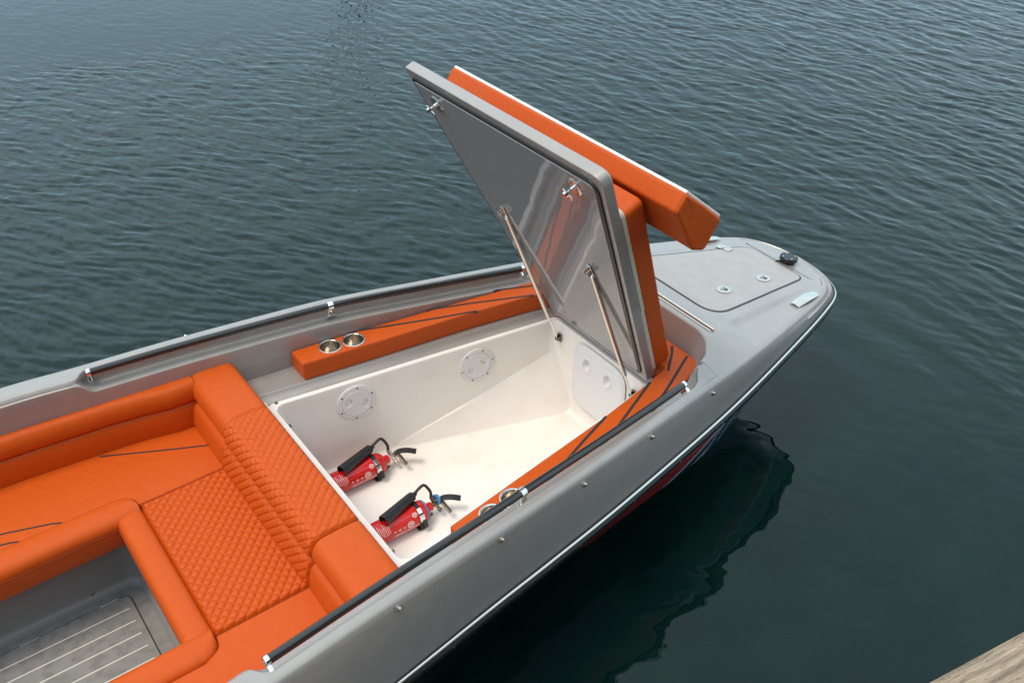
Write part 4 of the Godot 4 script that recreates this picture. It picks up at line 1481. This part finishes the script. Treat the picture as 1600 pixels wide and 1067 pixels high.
func seabed() -> void:
	var b := Build.new()
	var n := FastNoiseLite.new(); n.seed = 77; n.frequency = 0.5; n.fractal_octaves = 3
	var rows := []
	var ticks := [-400.0, -150.0, -60.0, -25.0]
	for k in 81: ticks.append(-12.0 + k * 0.35)
	ticks.append_array([25.0, 60.0, 150.0, 400.0])
	for z in ticks:
		var row := PackedVector3Array()
		for x in ticks: row.append(Vector3(x + 3.0, -3.3 + 0.5 * n.get_noise_2d(x, z) if absf(x) + absf(z) < 40.0 else -3.3, z - 2.0))
		rows.append(row)
	b.loft(rows)
	var o := put("seabed", b, M.seabed, self, 180.0)
	o.set_meta("kind", "structure")

func added_sky_blocker() -> void:
	# made-up shed behind the camera, unseen, added to shade faces turned to starboard
	var q := Build.new()
	box(q, Vector3(2.0, -1.9, 9.2), Vector3(60.0, 3.2, 12.0), 0.03)  # unseen slab, added to carry the made-up shed
	var added_quay := put("added_quay", q, M.quay_stone, self)
	added_quay.set_meta("kind", "structure")
	var at := Vector3(-6.0, -0.3, 6.2)
	var t := thing("added_sky_blocker", at, "added unseen shed behind the dock, put there to shade the starboard side", "added_sky_blocker")
	var wall := Build.new()
	box(wall, Vector3(-5.0, 2.4, 9.2), Vector3(20.0, 5.4, 6.0), 0.02)
	put("wall", wall, M.tarred_boards, t)
	for side in [1.0, -1.0]:
		var r := Build.new()
		box(r, Vector3(-5.0, 6.15, 9.2 - 1.75 * side), Vector3(21.0, 0.16, 4.3), 0.02, Basis(Vector3(1, 0, 0), -0.52 * side))
		put("roof", r, M.roof_slate, t)
	for k in 91:
		var c := Build.new()
		box(c, Vector3(-14.9 + k * 0.2183, 2.4, 6.187), Vector3(0.045, 5.36, 0.022), 0.003)
		put("cover_strip", c, M.tarred_boards, t)
	for x in [-12.5, -9.0, -5.5, 1.4]:
		var f := Build.new()
		box(f, Vector3(x, 2.2, 6.16), Vector3(1.2, 1.4, 0.05), 0.01)
		var w := put("window", f, M.white_plastic, t)
		for sx in [-1.0, 1.0]:
			for sy in [-1.0, 1.0]:
				var g := Build.new()
				box(g, Vector3(x + 0.29 * sx, 2.2 + 0.33 * sy, 6.13), Vector3(0.5, 0.58, 0.012), 0.002)
				put("pane", g, M.window_glass, w)
	var d := Build.new()
	box(d, Vector3(-2.0, 1.0, 6.15), Vector3(2.6, 2.5, 0.06), 0.01)
	var door := put("door", d, M.dark_wood, t)
	var h := Build.new()
	rod(h, Vector3(-2.15, 0.85, 6.09), Vector3(-2.15, 1.1, 6.09), 0.015)
	put("handle", h, M.brushed_steel, door)

func poles() -> void:
	# two slim mooring poles beyond the frame; only their mirror images show, at the top of the picture
	var k := 0
	for q in [[Vector3(9.3, 0, -15.6), 3.65, 0.06], [Vector3(9.75, 0, -15.4), 3.55, 0.055]]:
		var at := Vector3(q[0].x, WATER, q[0].z)
		var t := thing("mooring_pole", at, ["slim dark pole mirrored at the top edge, left of the two", "slim dark pole mirrored at the top edge, right of the two"][k], "pole", "mooring poles beyond the boat")
		k += 1
		var b := Build.new()
		rod(b, at + Vector3(0, -2.6, 0), at + Vector3(0.02, q[1], 0), q[2], 12)
		put("shaft", b, M.dark_wood, t)
		var c := Build.new()
		ball(c, at + Vector3(0.02, q[1], 0), q[2] * 1.25, 0.6)
		put("cap", c, M.black_plastic, t)

func _ready() -> void:
	# ---- camera
	var cam := Camera3D.new()
	cam.name = "camera"
	cam.fov = 38.854
	cam.near = 0.05; cam.far = 1500.0
	cam.position = Vector3(0, 2.7552, 2.6401)
	cam.rotation = Vector3(-0.645497, -0.636269, 0)
	add_child(cam)
	# ---- sky, sun, exposure: bright overcast
	var we := WorldEnvironment.new()
	we.name = "environment"
	var env := Environment.new()
	env.background_mode = Environment.BG_SKY
	var sm := ProceduralSkyMaterial.new()
	sm.sky_top_color = lin(0.72, 0.89, 1.0)
	sm.sky_horizon_color = lin(0.52, 0.80, 1.0)
	sm.sky_curve = 0.6
	sm.ground_bottom_color = Color(0.10, 0.16, 0.17)
	sm.ground_horizon_color = Color(0.42, 0.48, 0.50)
	sm.sky_cover = noise_tex(0.007, 90, 512, false, 0, ramp([[0.30, Color(0, 0, 0)], [0.52, Color(0.22, 0.22, 0.22)], [0.75, Color(0.50, 0.50, 0.49)]]), 5)
	var sky := Sky.new()
	sky.sky_material = sm
	env.sky = sky
	env.tonemap_mode = Environment.TONE_MAPPER_LINEAR
	env.tonemap_exposure = 1.5
	env.sdfgi_enabled = true
	env.ssao_enabled = true
	env.ssil_enabled = true
	we.environment = env
	add_child(we)
	var sun := DirectionalLight3D.new()
	sun.name = "sun"
	sun.light_energy = 0.5
	sun.light_angular_distance = 24.0
	sun.light_color = Color(1.0, 0.95, 0.885)
	sun.shadow_enabled = true
	sun.rotation_degrees = Vector3(-66, -101, 0)
	add_child(sun)
	materials()
	# ---- setting
	water()
	seabed()
	dock()
	added_sky_blocker()
	# ---- boat
	boat = thing("motorboat", Vector3(0.8, WATER, 0), "silver motorboat with orange cushions and raised bow hatch beside the dock", "motorboat")
	hull()
	liner()
	foredeck()
	handrails()
	locker()
	lid()
	side_cushions()
	seats()
	cockpit()
	# ---- loose things
	extinguisher(-0.335, "red fire extinguisher nearest the round inspection covers", false)
	extinguisher(0.036, "red fire extinguisher with blue tape round its valve", true)
	poles()
